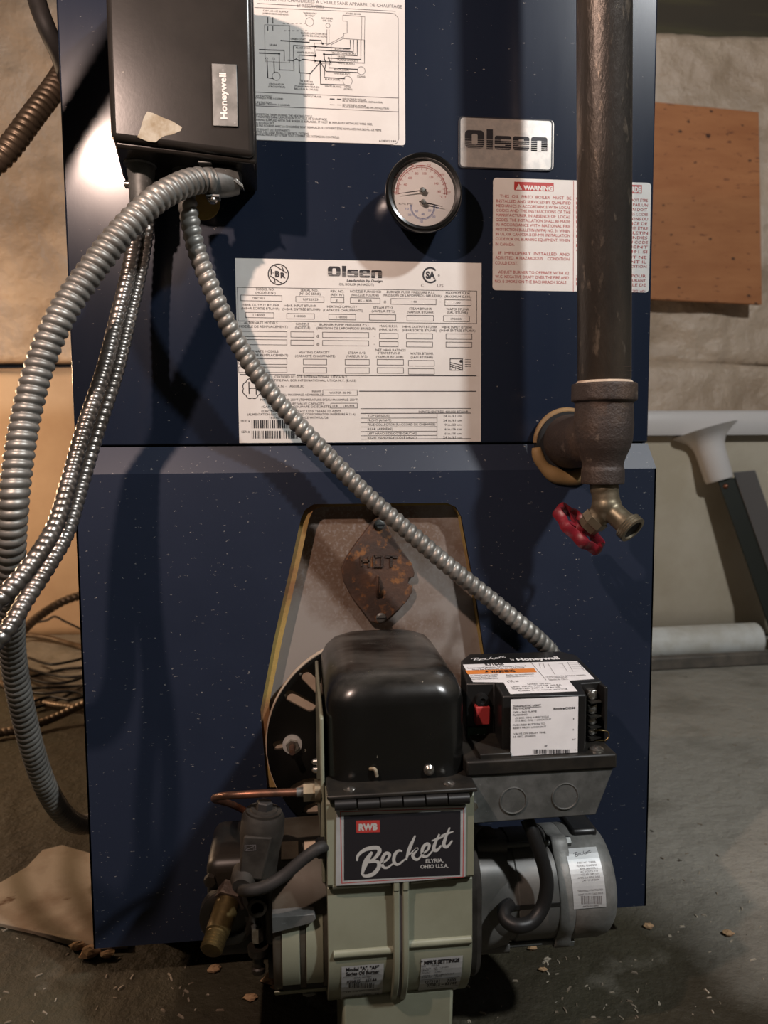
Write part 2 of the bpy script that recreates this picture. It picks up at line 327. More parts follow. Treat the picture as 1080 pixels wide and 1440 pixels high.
SCRIPT = [  # handwritten-style word, strokes as (points, width), in a 530 x 300 box, y down
    ([(5,205),(10,170),(50,135),(110,125),(125,150),(95,195),(55,215)], 17), ([(85,150),(55,210),(38,280)], 22),
    ([(60,215),(115,208),(128,240),(100,282),(55,295),(32,275)], 17),
    ([(140,222),(172,196),(183,168),(163,158),(145,188),(147,232),(172,246),(212,215)], 14),
    ([(252,146),(232,142),(212,165),(209,206),(232,226),(275,190)], 14),
    ([(318,50),(292,125),(276,200)], 15), ([(290,168),(335,128),(312,172),(338,196),(366,165)], 13),
    ([(362,162),(392,138),(400,108),(382,102),(364,130),(368,172),(394,174),(424,138)], 14),
    ([(452,40),(432,98),(427,132),(447,138),(468,108)], 15), ([(412,82),(478,54)], 10),
    ([(508,0),(488,65),(482,106),(502,116),(528,78)], 15), ([(462,50),(530,24)], 10)]

class Label:
    def __init__(s, px2uv, uv2w):
        s.p = px2uv; s.w = uv2w; s.mb = MB(); s.mats = []
    def mi(s, m_):
        if m_ not in s.mats: s.mats.append(m_)
        return s.mats.index(m_)
    def poly(s, pts, m_='paper', lvl=1, uv=False, back=None):
        q = [p if uv else s.p(*p) for p in pts]
        tr = tessellate_polygon([[Vector((a, b, 0)) for a, b in q]])
        s.mb.add([s.w(a, b, lvl) for a, b in q], [tuple(t) for t in tr], s.mi(m_))
        if back is not None:
            n = len(q); s.mb.add([s.w(a, b, lvl) for a, b in q]+[s.w(a, b, back) for a, b in q], [(i, (i+1) % n, (i+1) % n+n, i+n) for i in range(n)], s.mi(m_))
    def rect(s, x0, y0, x1, y1, m_='ink', lvl=2, r=0):       # px; squared in uv
        a = s.p(x0, (y0+y1)/2); b = s.p(x1, (y0+y1)/2); c = s.p((x0+x1)/2, y0); d = s.p((x0+x1)/2, y1)
        u0, u1, v0, v1 = a[0], b[0], d[1], c[1]
        s.quad(u0, v0, u1, v1, m_, lvl, r)
    def quad(s, u0, v0, u1, v1, m_, lvl, r=0, back=None):
        if r:
            pts = []
            for cx, cy, t0 in ((u1-r, v1-r, 0), (u0+r, v1-r, 90), (u0+r, v0+r, 180), (u1-r, v0+r, 270)):
                for k in range(5): a = math.radians(t0+k*22.5); pts.append((cx+r*math.cos(a), cy+r*math.sin(a)))
            s.poly(pts, m_, lvl, True, back)
        else: s.poly([(u0, v0), (u1, v0), (u1, v1), (u0, v1)], m_, lvl, True, back)
    def frame(s, x0, y0, x1, y1, t=0.7, m_='ink', lvl=2):     # outlined box, t = line px
        a = s.p(x0, (y0+y1)/2); b = s.p(x1, (y0+y1)/2); c = s.p((x0+x1)/2, y0); d = s.p((x0+x1)/2, y1)
        u0, u1, v0, v1 = a[0], b[0], d[1], c[1]; w_ = (u1-u0)/(x1-x0)*t
        for q in ((u0, v0, u1, v0+w_), (u0, v1-w_, u1, v1), (u0, v0, u0+w_, v1), (u1-w_, v0, u1, v1)): s.quad(*q, m_, lvl)
    def line(s, pts, t=0.8, m_='ink', lvl=2):                 # polyline in px
        q = [Vector(s.p(*p)) for p in pts]; c = s.p(pts[0][0], pts[0][1]); d = s.p(pts[0][0]+1, pts[0][1]); w_ = (Vector(d)-Vector(c)).length*t/2
        s.ribbon(q, w_, m_, lvl)
    def ribbon(s, q, w_, m_, lvl, taper=False):
        L_, R_ = [], []
        for i, p in enumerate(q):
            a = (q[min(i+1, len(q)-1)]-q[max(i-1, 0)]); a = a.normalized() if a.length > 1e-12 else Vector((1, 0)); n = Vector((-a.y, a.x))
            k = w_*(min(1, 0.45+1.6*min(i, len(q)-1-i)/len(q)) if taper else 1)
            L_.append(p+n*k); R_.append(p-n*k)
        vs = [s.w(p.x, p.y, lvl) for p in L_+R_]; n = len(q)
        s.mb.add(vs, [(i, i+1, i+1+n, i+n) for i in range(n-1)], s.mi(m_))
    def hl(s, x0, x1, y, t=0.8, m_='ink', lvl=2):
        a = Vector(s.p(x0, y)); b = Vector(s.p(x1, y)); mid = s.p((x0+x1)/2, y)[1]; w_ = (b.x-a.x)/(x1-x0)*t/2
        s.quad(a.x, mid-w_, b.x, mid+w_, m_, lvl)
    def ring(s, cx, cy, r, t, m_='ink', lvl=2, a0=0, a1=360, n=40):
        c = Vector(s.p(cx, cy)); k = (Vector(s.p(cx+1, cy))-c).length
        q = [c+Vector((math.cos(math.radians(a0+(a1-a0)*i/n)), math.sin(math.radians(a0+(a1-a0)*i/n))))*r*k for i in range(n+1)]
        s.ribbon(q, t*k/2, m_, lvl)
    def disc(s, cx, cy, r, m_='ink', lvl=2, n=32):
        c = Vector(s.p(cx, cy)); k = (Vector(s.p(cx+1, cy))-c).length
        s.poly([(c.x+math.cos(2*PI*i/n)*r*k, c.y+math.sin(2*PI*i/n)*r*k) for i in range(n)], m_, lvl, True)
    def text(s, st, x0, yb, x1=None, h=5.0, m_='ink', lvl=2, bold=0.0, slant=0.0, ang=None, center=False, yb1=None):
        """st from px x0 on baseline yb, squeezed to end at x1; h = capital height in px"""
        vs, fs = glyphs(st, bold)
        if not vs: return
        xs = [v[0] for v in vs]; mn, mxx = min(xs), max(xs)
        a = Vector(s.p(x0, yb)); hh = (Vector(s.p(x0, yb-h))-a).length if ang is None else (Vector(s.p(x0+h, yb))-a).length
        ky = hh/CAPH
        if ang is not None:
            ex = (Vector(s.p(*ang))-a); kx = ex.length/(mxx-mn); ex.normalize()
        else:
            if x1 is not None:
                b = Vector(s.p(x1, yb if yb1 is None else yb1)); 
                if yb1 is None: b.y = a.y = (a.y+b.y)/2
                kx = (b-a).length/(mxx-mn); ex = (b-a).normalized()
            else: kx = ky; ex = Vector((1, 0))
        ey = Vector((-ex.y, ex.x))
        if center: a = a-ex*kx*(mxx-mn)/2
        s.mb.add([s.w(*(a+ex*((x-mn)*kx+y*ky*slant)+ey*(y*ky)), lvl) for x, y in vs], fs, s.mi(m_))
    def script(s, x0, y0, x1, y1, m_='silver', lvl=2, fat=1.0):   # the cursive word in a px box
        a = Vector(s.p(x0, y1)); b = Vector(s.p(x1, y1)); c = Vector(s.p(x0, y0)); kx = (b-a).length/530; ky = (c-a).length/300
        ex = (b-a).normalized(); ey = Vector((-ex.y, ex.x))
        for i, (pts, w_) in enumerate(SCRIPT):
            q = [Vector((p.x, p.y)) for p in catmull([(p[0], p[1], 0) for p in pts], 8)]
            s.ribbon([a+ex*p.x*kx+ey*(300-p.y)*ky for p in q], w_*(kx+ky)/4*fat, m_, lvl+0.05*i, True)
    def bars(s, x0, y0, x1, y1, n, m_='ink', lvl=2, seed=1):
        rnd = random.Random(seed); x = x0; 
        while x < x1:
            w_ = (x1-x0)/n*rnd.choice((0.35, 0.6, 0.9)); s.rect(x, y0, min(x+w_, x1), y1, m_, lvl); x += w_+(x1-x0)/n*rnd.choice((0.35, 0.55, 0.8))
    def done(s, name, parent, label=None):
        return obj(name, s.mb, s.mats, parent, smooth=False, label=label)
def block_word(L, x0, y0, x1, y1, ground, lvl, step):
    X = lambda u: x0+(x1-x0)*(u-33)/285.0; Y = lambda v: y0+(y1-y0)*(v-447)/75.0
    k = (Vector(L.p(X(43), Y(480)))-Vector(L.p(X(33), Y(480)))).length/10
    def R(a, b, c, d, m_, l, r=0): L.rect(X(a), Y(b), X(c), Y(d), m_, l, r*k)
    R(33, 450, 100, 512, 'ink', lvl, 14); R(57, 463, 77, 500, ground, lvl+step, 5)
    R(108, 447, 130, 517, 'ink', lvl)
    R(136, 470, 194, 518, 'ink', lvl, 8); R(158, 482, 196, 488, ground, lvl+step); R(134, 499, 172, 505, ground, lvl+step)
    R(199, 472, 256, 520, 'ink', lvl, 8); R(219, 482, 237, 489, ground, lvl+step, 1); R(219, 501, 258, 506, ground, lvl+step)
    R(262, 474, 318, 522, 'ink', lvl, 8); R(262, 500, 282, 523, 'ink', lvl); R(298, 500, 318, 523, 'ink', lvl); R(283, 487, 297, 524, ground, lvl+step)
    for i, v in enumerate((485, 492, 499, 506, 513)): R(30, v, 322, v+1.4, ground, lvl+2*step)
def yplane(Y):
    def f(px, py): p = at(px, py, Y); return (p.x, p.z)
    return Label(f, lambda u, v, l: Vector((u, Y-0.00018*l, v)))

# ================================================================== THE ROOM
def struct(name, mb, m_, **k): return tag(obj(name, mb, m_, **k), kind='structure')
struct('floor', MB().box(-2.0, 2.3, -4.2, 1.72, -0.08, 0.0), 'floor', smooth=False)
struct('ceiling', MB().box(-2.0, 2.3, -4.2, 1.72, 2.30, 2.38), 'darkwood', smooth=False)
struct('wall_left', MB().box(-2.08, -2.0, -4.2, 1.72, 0, 2.30), 'darkwall', smooth=False)
struct('wall_right', MB().box(2.3, 2.38, -4.2, 1.72, 0, 2.30), 'darkwall', smooth=False)
struct('wall_front', MB().box(-2.0, 2.3, -4.28, -4.2, 0, 2.30), 'darkwall', smooth=False)
WY = 1.56
def rough_wall(x0, x1, z0, z1, y, amp, nx, nz, sc):
    mb = MB(); vs = []; fs = []
    for j in range(nz+1):
        for i in range(nx+1):
            x = x0+(x1-x0)*i/nx; z = z0+(z1-z0)*j/nz
            n = noise.fractal(Vector((x*sc, z*sc*1.2, 3.1)), 0.9, 2.1, 5)
            edge = min(1, min(z-z0, z1-z)/0.03) if z1-z0 > 0.1 else 1
            vs.append((x, y-amp*n-amp*0.4*edge, z+(0.012*math.sin(x*5+z*3) if j == nz else 0)))
    for j in range(nz):
        for i in range(nx):
            a = j*(nx+1)+i; fs.append((a, a+1, a+nx+2, a+nx+1))
    mb.add(vs, fs); n = nx+1                                     # solid behind
    top = [nz*n+i for i in range(n)]; bot = list(range(n)); k = len(mb.v)
    mb.v += [Vector((x0, 1.72, z0)), Vector((x1, 1.72, z0)), Vector((x0, 1.72, z1)), Vector((x1, 1.72, z1))]
    for f in ([*top, k+3, k+2], [*bot[::-1], k, k+1], [k, k+1, k+3, k+2]): mb.f.append(tuple(f)); mb.mi.append(0)
    return mb
struct('wall_back', rough_wall(-2.0, 2.3, 0.80, 1.80, WY, 0.028, 210, 60, 4.5), 'whitewash', angle=180)
struct('wall_back_right_lower', rough_wall(0.25, 2.3, 0.0, 0.80, WY, 0.02, 100, 40, 4.5), 'whitewash', angle=180)
struct('wall_back_lower', rough_wall(-2.0, 0.25, 0.0, 0.775, WY-0.02, 0.008, 140, 30, 3), 'parge', angle=180)
mb = MB().box(-2.0, 2.3, WY+0.04, 1.72, 1.80, 2.30)
struct('trim_1', mb, 'darkwood', smooth=False)
for i, x in enumerate((-1.6, -1.1, -0.6, -0.1, 0.4, 0.9, 1.22, 1.7)):
    struct('trim_%d' % (i+2), MB().box(x, x+0.045, -4.2, WY+0.03, 2.10, 2.299), 'darkwood', bevel=0.003)

# plywood on the wall
p = [at(x, y, WY-0.05) for x, y in ((905, 147), (1064, 160), (1062, 431), (905, 424))]
mb = MB().hexa([(p[3].x-0.12, WY-0.085, p[3].z+0.006), (p[2].x, WY-0.085, p[2].z), (p[1].x, WY-0.062, p[1].z), (p[0].x-0.12, WY-0.062, p[0].z+0.012),
                (p[3].x-0.12, WY-0.070, p[3].z+0.006), (p[2].x, WY-0.070, p[2].z), (p[1].x, WY-0.047, p[1].z), (p[0].x-0.12, WY-0.047, p[0].z+0.012)])
o = obj('plywood_sheet', mb, 'ply', base=(p[3].x, WY-0.08, p[3].z), bevel=0.001)
tag(o, 'orange-brown stained plywood square with dark knots fixed to the whitewashed wall', 'plywood')

# white tub behind the boiler, with its leg socket and steel angle leg
TY = 1.17
zr = at(960, 610, TY).z; zt = at(960, 578, TY).z; xl = at(870, 700, TY).x; xr = at(1048, 760, TY).x+0.55
root = empty('laundry_tub', ((xl+xr)/2, TY+0.15, 0), 'white moulded plastic laundry tub on the floor behind the boiler', 'laundry tub')
mb = MB()
def rrect(x0, x1, y0, y1, z, r, n=6):
    pts = []
    for cx, cy, t0 in ((x1-r, y1-r, 0), (x0+r, y1-r, 90), (x0+r, y0+r, 180), (x1-r, y0+r, 270)):
        for k in range(n+1): a = math.radians(t0+90*k/n); pts.append(Vector((cx+r*math.cos(a), cy+r*math.sin(a), z)))
    return pts
mb.loops([rrect(xl+.05, xr-.05, TY+.07, TY+.36, 0.003, .05), rrect(xl+.02, xr-.02, TY+.03, TY+.39, 0.03, .06), rrect(xl+.01, xr-.01, TY+.012, TY+.40, 0.10, .07), rrect(xl, xr, TY+.004, TY+.41, zr-.01, .06), rrect(xl, xr, TY+.004, TY+.41, zr, .06)])
obj('basin', mb, 'tub', root, angle=50)
mb = MB(); mb.loops([rrect(xl-.03, xr+.03, TY-.028, TY+.43, zr-.004, .05), rrect(xl-.034, xr+.034, TY-.034, TY+.434, zr+.012, .05), rrect(xl-.034, xr+.034, TY-.034, TY+.434, zt-.010, .05), rrect(xl-.026, xr+.026, TY-.026, TY+.426, zt, .05),
     rrect(xl+.02, xr-.02, TY+.02, TY+.38, zt, .04), rrect(xl+.03, xr-.03, TY+.03, TY+.37, zt-.03, .04)])
obj('rim', mb, 'tubwhite', root, angle=50)
a = at(990, 606, TY-.012); b = at(1012, 676, TY-.040)
mb = MB(); q = [a.lerp(b, t) for t in (0, .06, .14, .26, .4, .7, 1.0)]
mb.lathe(a, b-a, [(0, .085), (.012, .066), (.024, .050), (.042, .041), (.06, .038), ((b-a).length*.95, .036), ((b-a).length, .033)], 32)
obj('leg_socket', mb, 'tubwhite', root, angle=60)
c = at(1009, 672, TY-.06); d = at(1092, 960, TY-.10); d.z = 0.004
# slanted angle leg: a dark inner face and a grey outer face
ex = Vector((1, 0, 0))
def strip(p, q, w0, w1, t): return MB().hexa([p, p+w0, q+w1, q, p+t, p+w0+t, q+w1+t, q+t])
mb = strip(c, d, Vector((.052, 0, 0)), Vector((.052, 0, 0)), Vector((0, .006, 0)))
leg = obj('leg', mb, 'legblack', root, bevel=.001)
c2 = c+Vector((.042, -.004, .014)); mb = MB().hexa([c2, c2+Vector((.044, -.025, .006)), d+Vector((.094, -.029, 0)), d+Vector((.050, -.004, 0)), c2+Vector((0, .005, 0)), c2+Vector((.044, -.020, .006)), d+Vector((.094, -.024, 0)), d+Vector((.050, .001, 0))])
obj('leg_flange', mb, 'leggrey', leg, bevel=.001)
obj('rivet', MB().sphere(c+Vector((.022, -.002, -.022)), .007, 12), 'copper', leg)

# pipe and bar lying on the floor against the wall
a = atz(905, 899, .042); b = atz(1058, 893, .042)
a = Vector((a.x-.25, 1.03, .0435)); b = Vector((at(1064, 896, 1.055).x, 1.055, .0435))
mb = MB().tube([a, a.lerp(b, .5), b-(b-a).normalized()*.012, b-(b-a).normalized()*.004, b], lambda t: .0425 if t < .8 else (.039 if t < .99 else .030), 32)
tag(obj('plastic_pipe', mb, 'pvc', base=(b.x, b.y, 0), angle=50), 'grubby white plastic pipe lying on the floor in front of the laundry tub', 'pipe')
a = atz(900, 946, 0); b = atz(1110, 934, 0)
mb = strip(Vector((a.x-.2, a.y-.0, .001)), Vector((b.x, b.y, .001)), Vector((0, .0, .030)), Vector((0, 0, .030)), Vector((.0, .028, 0)))
tag(obj('steel_bar', mb, 'bar', base=(b.x, b.y, 0), bevel=.003), 'dark flat bar lying on the floor in front of the white plastic pipe', 'bar')

# the torn whitened board on the floor at the left
pts = [(-60, 1268), (0, 1243), (38, 1222), (60, 1196), (88, 1190), (140, 1205), (180, 1240), (180, 1330), (132, 1332), (95, 1325), (50, 1311), (0, 1300), (-60, 1292)]
q = [atz(x, y, 0.004) for x, y in pts]
mb = MB().prism([(v.x, v.y) for v in q], [], lambda u, v: Vector((u, v, .006+.004*noise.noise(Vector((u*20, v*20, 1))))), lambda u, v: Vector((u, v, .0005)))
tag(obj('board_offcut', mb, 'board', base=(q[0].x, q[0].y, 0), bevel=.0008, angle=20), 'flat whitened board offcut, stained brown, on the floor by the left foot of the boiler', 'board')

def crumb(px, py, s, label, seed, group=None, flat=.45, mname='chip'):
    rnd = random.Random(seed); c = atz(px, py, s*flat*.8)
    mb = MB(); h = 5; n = 8; rings = []
    for i in range(h+1):
        rings.append([c+Vector((math.sin(PI*i/h)*math.cos(2*PI*j/n)*s*rnd.uniform(.6, 1.3), math.sin(PI*i/h)*math.sin(2*PI*j/n)*s*.7*rnd.uniform(.6, 1.3), math.cos(PI*i/h)*s*flat*rnd.uniform(.7, 1.0))) for j in range(n)])
    mb.loops(rings, True, True); o = obj('wood_crumb', mb, mname, base=(c.x, c.y, 0), smooth=False); tag(o, label, 'crumb', group)
for i, (x, y, s, l) in enumerate((
    (150, 1342, .009, 'light crumb of wood under the left corner of the boiler apron'),
    (302, 1362, .008, 'torn orange splinter on the floor in front of the brass fitting'),
    (383, 1376, .011, 'biggest ragged wood flake on the floor left of the burner foot'),
    (352, 1402, .007, 'small wood flake nearest the camera left of the burner'),
    (385, 1388, .004, 'tiny crumb just below the oil pump'),
    (749, 1333, .006, 'pale crumb on the floor directly under the burner motor'),
    (763, 1363, .005, 'little crumb on the bare floor below the burner motor'),
    (912, 1302, .007, 'wood splinter on the floor at the right corner of the boiler'),
    (1024, 1312, .007, 'rounded tan pebble alone on the right-hand floor'),
    (126, 1338, .013, 'brown heap of crumbs at the edge of the whitened board'),
    (110, 1330, .010, 'brown crumbs stuck to the corner of the whitened board'))):
    crumb(x, y, s, l, 20+i, 'crumbs scattered on the floor')
rnd = random.Random(5); spots = []
mb = MB()
for i in range(190):
    x = rnd.choice((rnd.uniform(0, 330), rnd.uniform(640, 1080), rnd.uniform(640, 1080))); y = rnd.uniform(1000 if x > 900 else 1290, 1440); s = rnd.uniform(.0006, .0017)
    if 120 < x < 925 and y < 1345: continue
    c = atz(x, y, s*.4); a = rnd.uniform(0, PI); L_ = rnd.uniform(1, 3.2)
    e = Vector((math.cos(a), math.sin(a), 0))*s*L_; f = Vector((-math.sin(a), math.cos(a), 0))*s*.6; u = Vector((0, 0, s*.5))
    mb.hexa([c-e-f-u, c+e-f-u, c+e*.8-f+u, c-e*.7-f+u, c-e+f-u, c+e+f-u, c+e*.6+f*.6+u, c-e*.7+f*.8+u])
tag(obj('floor_grit', mb, 'grit', smooth=False), 'fine grit and dust crumbs strewn over the concrete floor', 'grit', kind='stuff')

# ================================================================== THE BOILER
XL, XR, AXL, AXR, AY = -0.2140, 0.3710, -0.2118, 0.3738, -0.0145
ZS, ZA, ZB, ZTOP, BD = 0.5515, 0.5255, 0.0455, 1.12, 0.60
boiler = empty('oil_boiler', (0.08, 0.28, 0), 'dark blue sheet-metal oil boiler standing on the basement floor', 'boiler')
obj('boiler_body', MB().box(XL+.004, XR-.004, .012, BD, .10, ZTOP-.004), 'shell', boiler)
obj('base', MB().box(XL+.05, XR-.05, .06, BD-.03, 0, .11), 'shell', boiler)
obj('upper_front_panel', MB().box(XL, XR, 0, .010, ZS+.0012, ZTOP-.03), 'navy', boiler, bevel=.002)
obj('top_panel', MB().box(XL-.004, XR+.004, -.006, BD, ZTOP-.028, ZTOP), 'navy', boiler, bevel=.002)
for s, x in ((-1, XL), (1, XR)):
    obj('side_panel', MB().box(x-.0015, x+.0015, .010, BD, .05, ZTOP-.03), 'navy', boiler)
cut = [(376, 1110), (366, 1000), (385, 900), (410, 790), (423, 730), (429, 717), (441, 709), (628, 707), (641, 713), (649, 727), (668, 830), (683, 930), (700, 1110)]
cutw = [(at(x, y, AY).x, at(x, y, AY).z) for x, y in cut]
fy = lambda Y: (lambda u, v: Vector((u, Y, v)))
mb = MB().prism([(AXL, ZB), (AXR, ZB), (AXR, ZA), (AXL, ZA)], [cutw], fy(AY), fy(AY+.0018))
mb.hexa([(AXL, AY, ZA), (AXR, AY, ZA), (XR-.0010, -.001, ZS), (XL+.001, -.001, ZS), (AXL, AY+.0018, ZA-.001), (AXR, AY+.0018, ZA-.001), (XR-.001, .001, ZS-.002), (XL+.001, .001, ZS-.002)])
mb.box(AXL, AXL+.0018, AY, .012, ZB, ZA); mb.box(AXR-.0018, AXR, AY, .012, ZB, ZA)
obj('apron_panel', mb, 'navy_ap', boiler, smooth=False)
# plate behind the cut-out, insulation edge
mb = MB().box(at(340, 900, 0).x, at(720, 900, 0).x, .004, .011, .18, at(500, 690, 0).z)
plate = obj('burner_mounting_plate', mb, 'plate', boiler)
cx = sum(p[0] for p in cutw)/len(cutw)
def inset(pts, l, r, t):
    out = []
    top = max(p[1] for p in pts)
    for x, z in pts: out.append((x+(l if x < cx else -r), min(z, top-t) if z > top-.02 else z))
    return out
inn = inset(cutw, .0085, .0003, .0030); inn2 = [(x, z-.0002 if z > .3 else z+.004) for x, z in inn]
mb = MB().prism([(x, z) for x, z in cutw], [[(x, z) for x, z in inn2]], fy(-.0095), fy(.004))
obj('insulation_edge', mb, 'insul', boiler, smooth=False)
# inspection cover
cov = [(534, 727), (541, 733), (551, 752), (566, 775), (579, 792), (583, 806), (582, 812), (575, 813), (574, 821), (580, 824), (580, 832), (572, 846), (556, 862), (543, 874), (534, 878), (520, 874), (508, 858), (493, 838), (483, 818), (480, 800), (487, 785), (500, 765), (516, 744), (526, 731)]
cw = [(at(x, y, -.004).x, at(x, y, -.004).z) for x, y in cov]
mb = MB().prism(cw, [], fy(-.0048), fy(.0039))
L_ = yplane(-.0048)
cover = obj('inspection_cover', mb, 'rust', boiler, bevel=.0012, label='rusty teardrop inspection cover with raised lettering HOT')
L_ = Label(lambda x, y: (at(x, y, -.005).x, at(x, y, -.005).z), lambda u, v, l: Vector((u, -.0048-.0004*l, v)))
for pts in ([(508, 782), (508, 796)], [(508, 789), (519, 789)], [(519, 782), (519, 797)], [(526, 782), (537, 782), (537, 797), (526, 797), (526, 781)], [(542, 782), (559, 783)], [(550, 782), (550, 797)]):
    L_.line(pts, 3.0, 'cast', 1)
mbk = L_.mb; ext = MB(); ext.v = mbk.v; ext.f = mbk.f; ext.mi = mbk.mi
o = obj('raised_letters', ext, 'cast', cover, smooth=False); so = o.modifiers.new('s', 'SOLIDIFY'); so.thickness = .0024; so.offset = 0
obj('latch_loop', MB().tube(catmull([at(531, 810, -.006), at(531, 816, -.012), at(531, 828, -.012), at(531, 839, -.005)], 6), .0017, 10), 'rust', cover)
for x, y in ((534, 738), (536, 869)):
    c = at(x, y, -.006); mb = MB().lathe((c.x, -.004, c.z), (0, -1, 0), [(0, .0052), (.0022, .0052), (.0036, .0035), (.0038, .0001)], 20)
    s_ = obj('screw', mb, 'galv', cover); obj('screw_slot_shade', MB().box(c.x-.0048, c.x+.0048, -.0082, -.0072, c.z-.0006, c.z+.0006), 'black', s_)
# pipe collar insulation in the seam
pc = at(796, 624, -.006)
for nm, a0, a1, rr in (('upper_collar_insulation', 18, 178, .0335), ('lower_collar_insulation', 186, 352, .0355)):
    mb = MB(); path = [Vector((pc.x+rr*.98*math.cos(math.radians(a0+(a1-a0)*i/26)), -.0075 if a0 < 100 else -.0145, pc.z+rr*math.sin(math.radians(a0+(a1-a0)*i/26)))) for i in range(27)]
    mb.tube(path, lambda t: .0040*(.75+.25*math.sin(PI*t)) if nm[0] == 'u' else .0088*(.5+.4*math.sin(PI*t)+.08*math.sin(t*23)), 12)
    obj(nm, mb, 'foam', boiler, angle=80)
mb = MB().lathe((pc.x, -.0008, pc.z), (0, -1, 0), [(0, .033), (.0145, .033)], 40); obj('opening_shade_disc', mb, 'black', boiler)  # solid disc; the shade of the gap is put into its colour
for x, z in ((XL-.0015, at(104, 594, .03).z),):
    obj('side_screw', MB().lathe((x, .03, z), (-1, 0, 0), [(0, .004), (.003, .004), (.004, .002)], 12), 'chrome', boiler)
for y_ in (582, 590, 597):
    obj('side_screw', MB().lathe((XR+.0015, .02, at(915, y_, .02).z), (1, 0, 0), [(0, .002), (.004, .0018)], 10), 'pump', boiler)

# ---- badge
L_ = yplane(-.0012); e = .0012
a = at(645, 164.5, 0); b = at(777.5, 240, 0); L_.quad(a.x, b.z, b.x, a.z, 'badge', 1, r=.004, back=-6)
L_.rect(645.5, 166, 777, 238.5, 'ink', 1.4, r=.0038); L_.rect(647.5, 168, 775, 236.5, 'badge', 1.8, r=.0032)
block_word(L_, 653.5, 182, 769.5, 212.5, 'badge', 2.4, .4)
L_.done('name_badge', boiler, 'brushed metal badge with black lettering Olsen')

# ---- wiring diagram label
L_ = yplane(0)
a = at(300, 100, 0); b = at(569, 204.5, 0); L_.quad(at(316, 100, 0).x, b.z, at(569.5, 110, 0).x, 1.0, 'paper', 1, r=.003, back=0)
def T2(st, x0, y, x1, h, **k): L_.text(st, 340+x0/3.375, y/3.375, None if x1 is None else 340+x1/3.375, h/3.375, **k)
T2('MONTAGE DES CHAUDIÈRES À L\'HUILE SANS APPAREIL DE CHAUFFAGE', 60, 20, 760, 15, m_='greyink'); T2('ET RÉSERVOIR)', 262, 37, 388, 15, m_='greyink'); T2('HOT WATER HEATER', 560, -6, 745, 15, m_='greyink')
L_.hl(362, 556, 10.5, .7, 'greyink')
def P2(pts, t=.9, m_='ink'): L_.line([(340+x/3.375, y/3.375) for x, y in pts], t, m_)
P2([(60, 36), (700, 62), (725, 66), (742, 85), (745, 660), (735, 680), (715, 686), (60, 664)], .7, 'greyink')
P2([(60, 437), (745, 466)], .8, 'greyink'); P2([(60, 502), (745, 531)], .8, 'greyink')
P2([(108, 118), (228, 122), (228, 298), (112, 292), (108, 118)], .5, 'greyink')
for x in (124, 148): P2([(x, 82), (x, 112)], 1.0); P2([(x, 124), (x, 146)], 1.0)
for y_, x0, x1 in ((112, 195, 300), (146, 200, 325)):
    for k in range(6): P2([(x0+k*20, y_), (x0+k*20+11, y_)], .6, 'greyink')
P2([(184, 193), (322, 202), (322, 190), (378, 193), (378, 208)], 1.3)
P2([(82, 236), (202, 240), (202, 290)], 1.3); P2([(82, 252), (178, 256), (180, 332), (248, 334), (246, 216), (350, 222), (515, 232), (515, 190)], 1.3)
P2([(120, 285), (124, 370), (150, 373)], 1.3); P2([(153, 290), (155, 348)], 1.3)
P2([(218, 286), (245, 288), (258, 280), (275, 290), (290, 282), (372, 292), (582, 300), (582, 190)], 1.2)
P2([(350, 266), (272, 262), (274, 345), (325, 350), (372, 296)], 1.3); P2([(350, 266), (352, 238), (530, 247), (530, 190)], 1.2)
P2([(390, 258), (548, 265), (548, 190)], 1.2); P2([(412, 276), (565, 283), (565, 190)], 1.2)
P2([(390, 258), (392, 280), (400, 300), (395, 320), (392, 368), (490, 374)], 1.2); P2([(412, 276), (420, 295), (412, 322), (550, 330)], 1.2)
P2([(372, 292), (400, 340), (550, 345)], 1.2); P2([(372, 292), (374, 400), (492, 404)], 1.3)
P2([(480, 72), (480, 100), (500, 102), (500, 158), (484, 160), (484, 184), (582, 190), (584, 80), (480, 72)], .7, 'greyink'); P2([(570, 79), (568, 189)], .6, 'greyink')
P2([(402, 215), (480, 175)], .6, 'greyink'); P2([(425, 212), (484, 182)], .6, 'greyink'); P2([(404, 140), (404, 215)], .6, 'greyink'); P2([(414, 140), (414, 215)], .6, 'greyink')
P2([(345, 205), (425, 208), (425, 305), (345, 300), (345, 205)], .5, 'greyink'); P2([(280, 345), (278, 380), (322, 382), (324, 345)], .5, 'greyink')
for x, y_, r in ((322, 105, 19), (567, 336, 18), (502, 385, 22), (164, 362, 19), (409, 122, 10)): L_.ring(340+x/3.375, y_/3.375, r/3.375, .6, 'greyink')
for x, y_ in ((350, 222), (178, 256), (372, 292), (390, 258), (412, 276), (350, 266), (350, 290), (384, 208)): L_.disc(340+x/3.375, y_/3.375, 1.4)
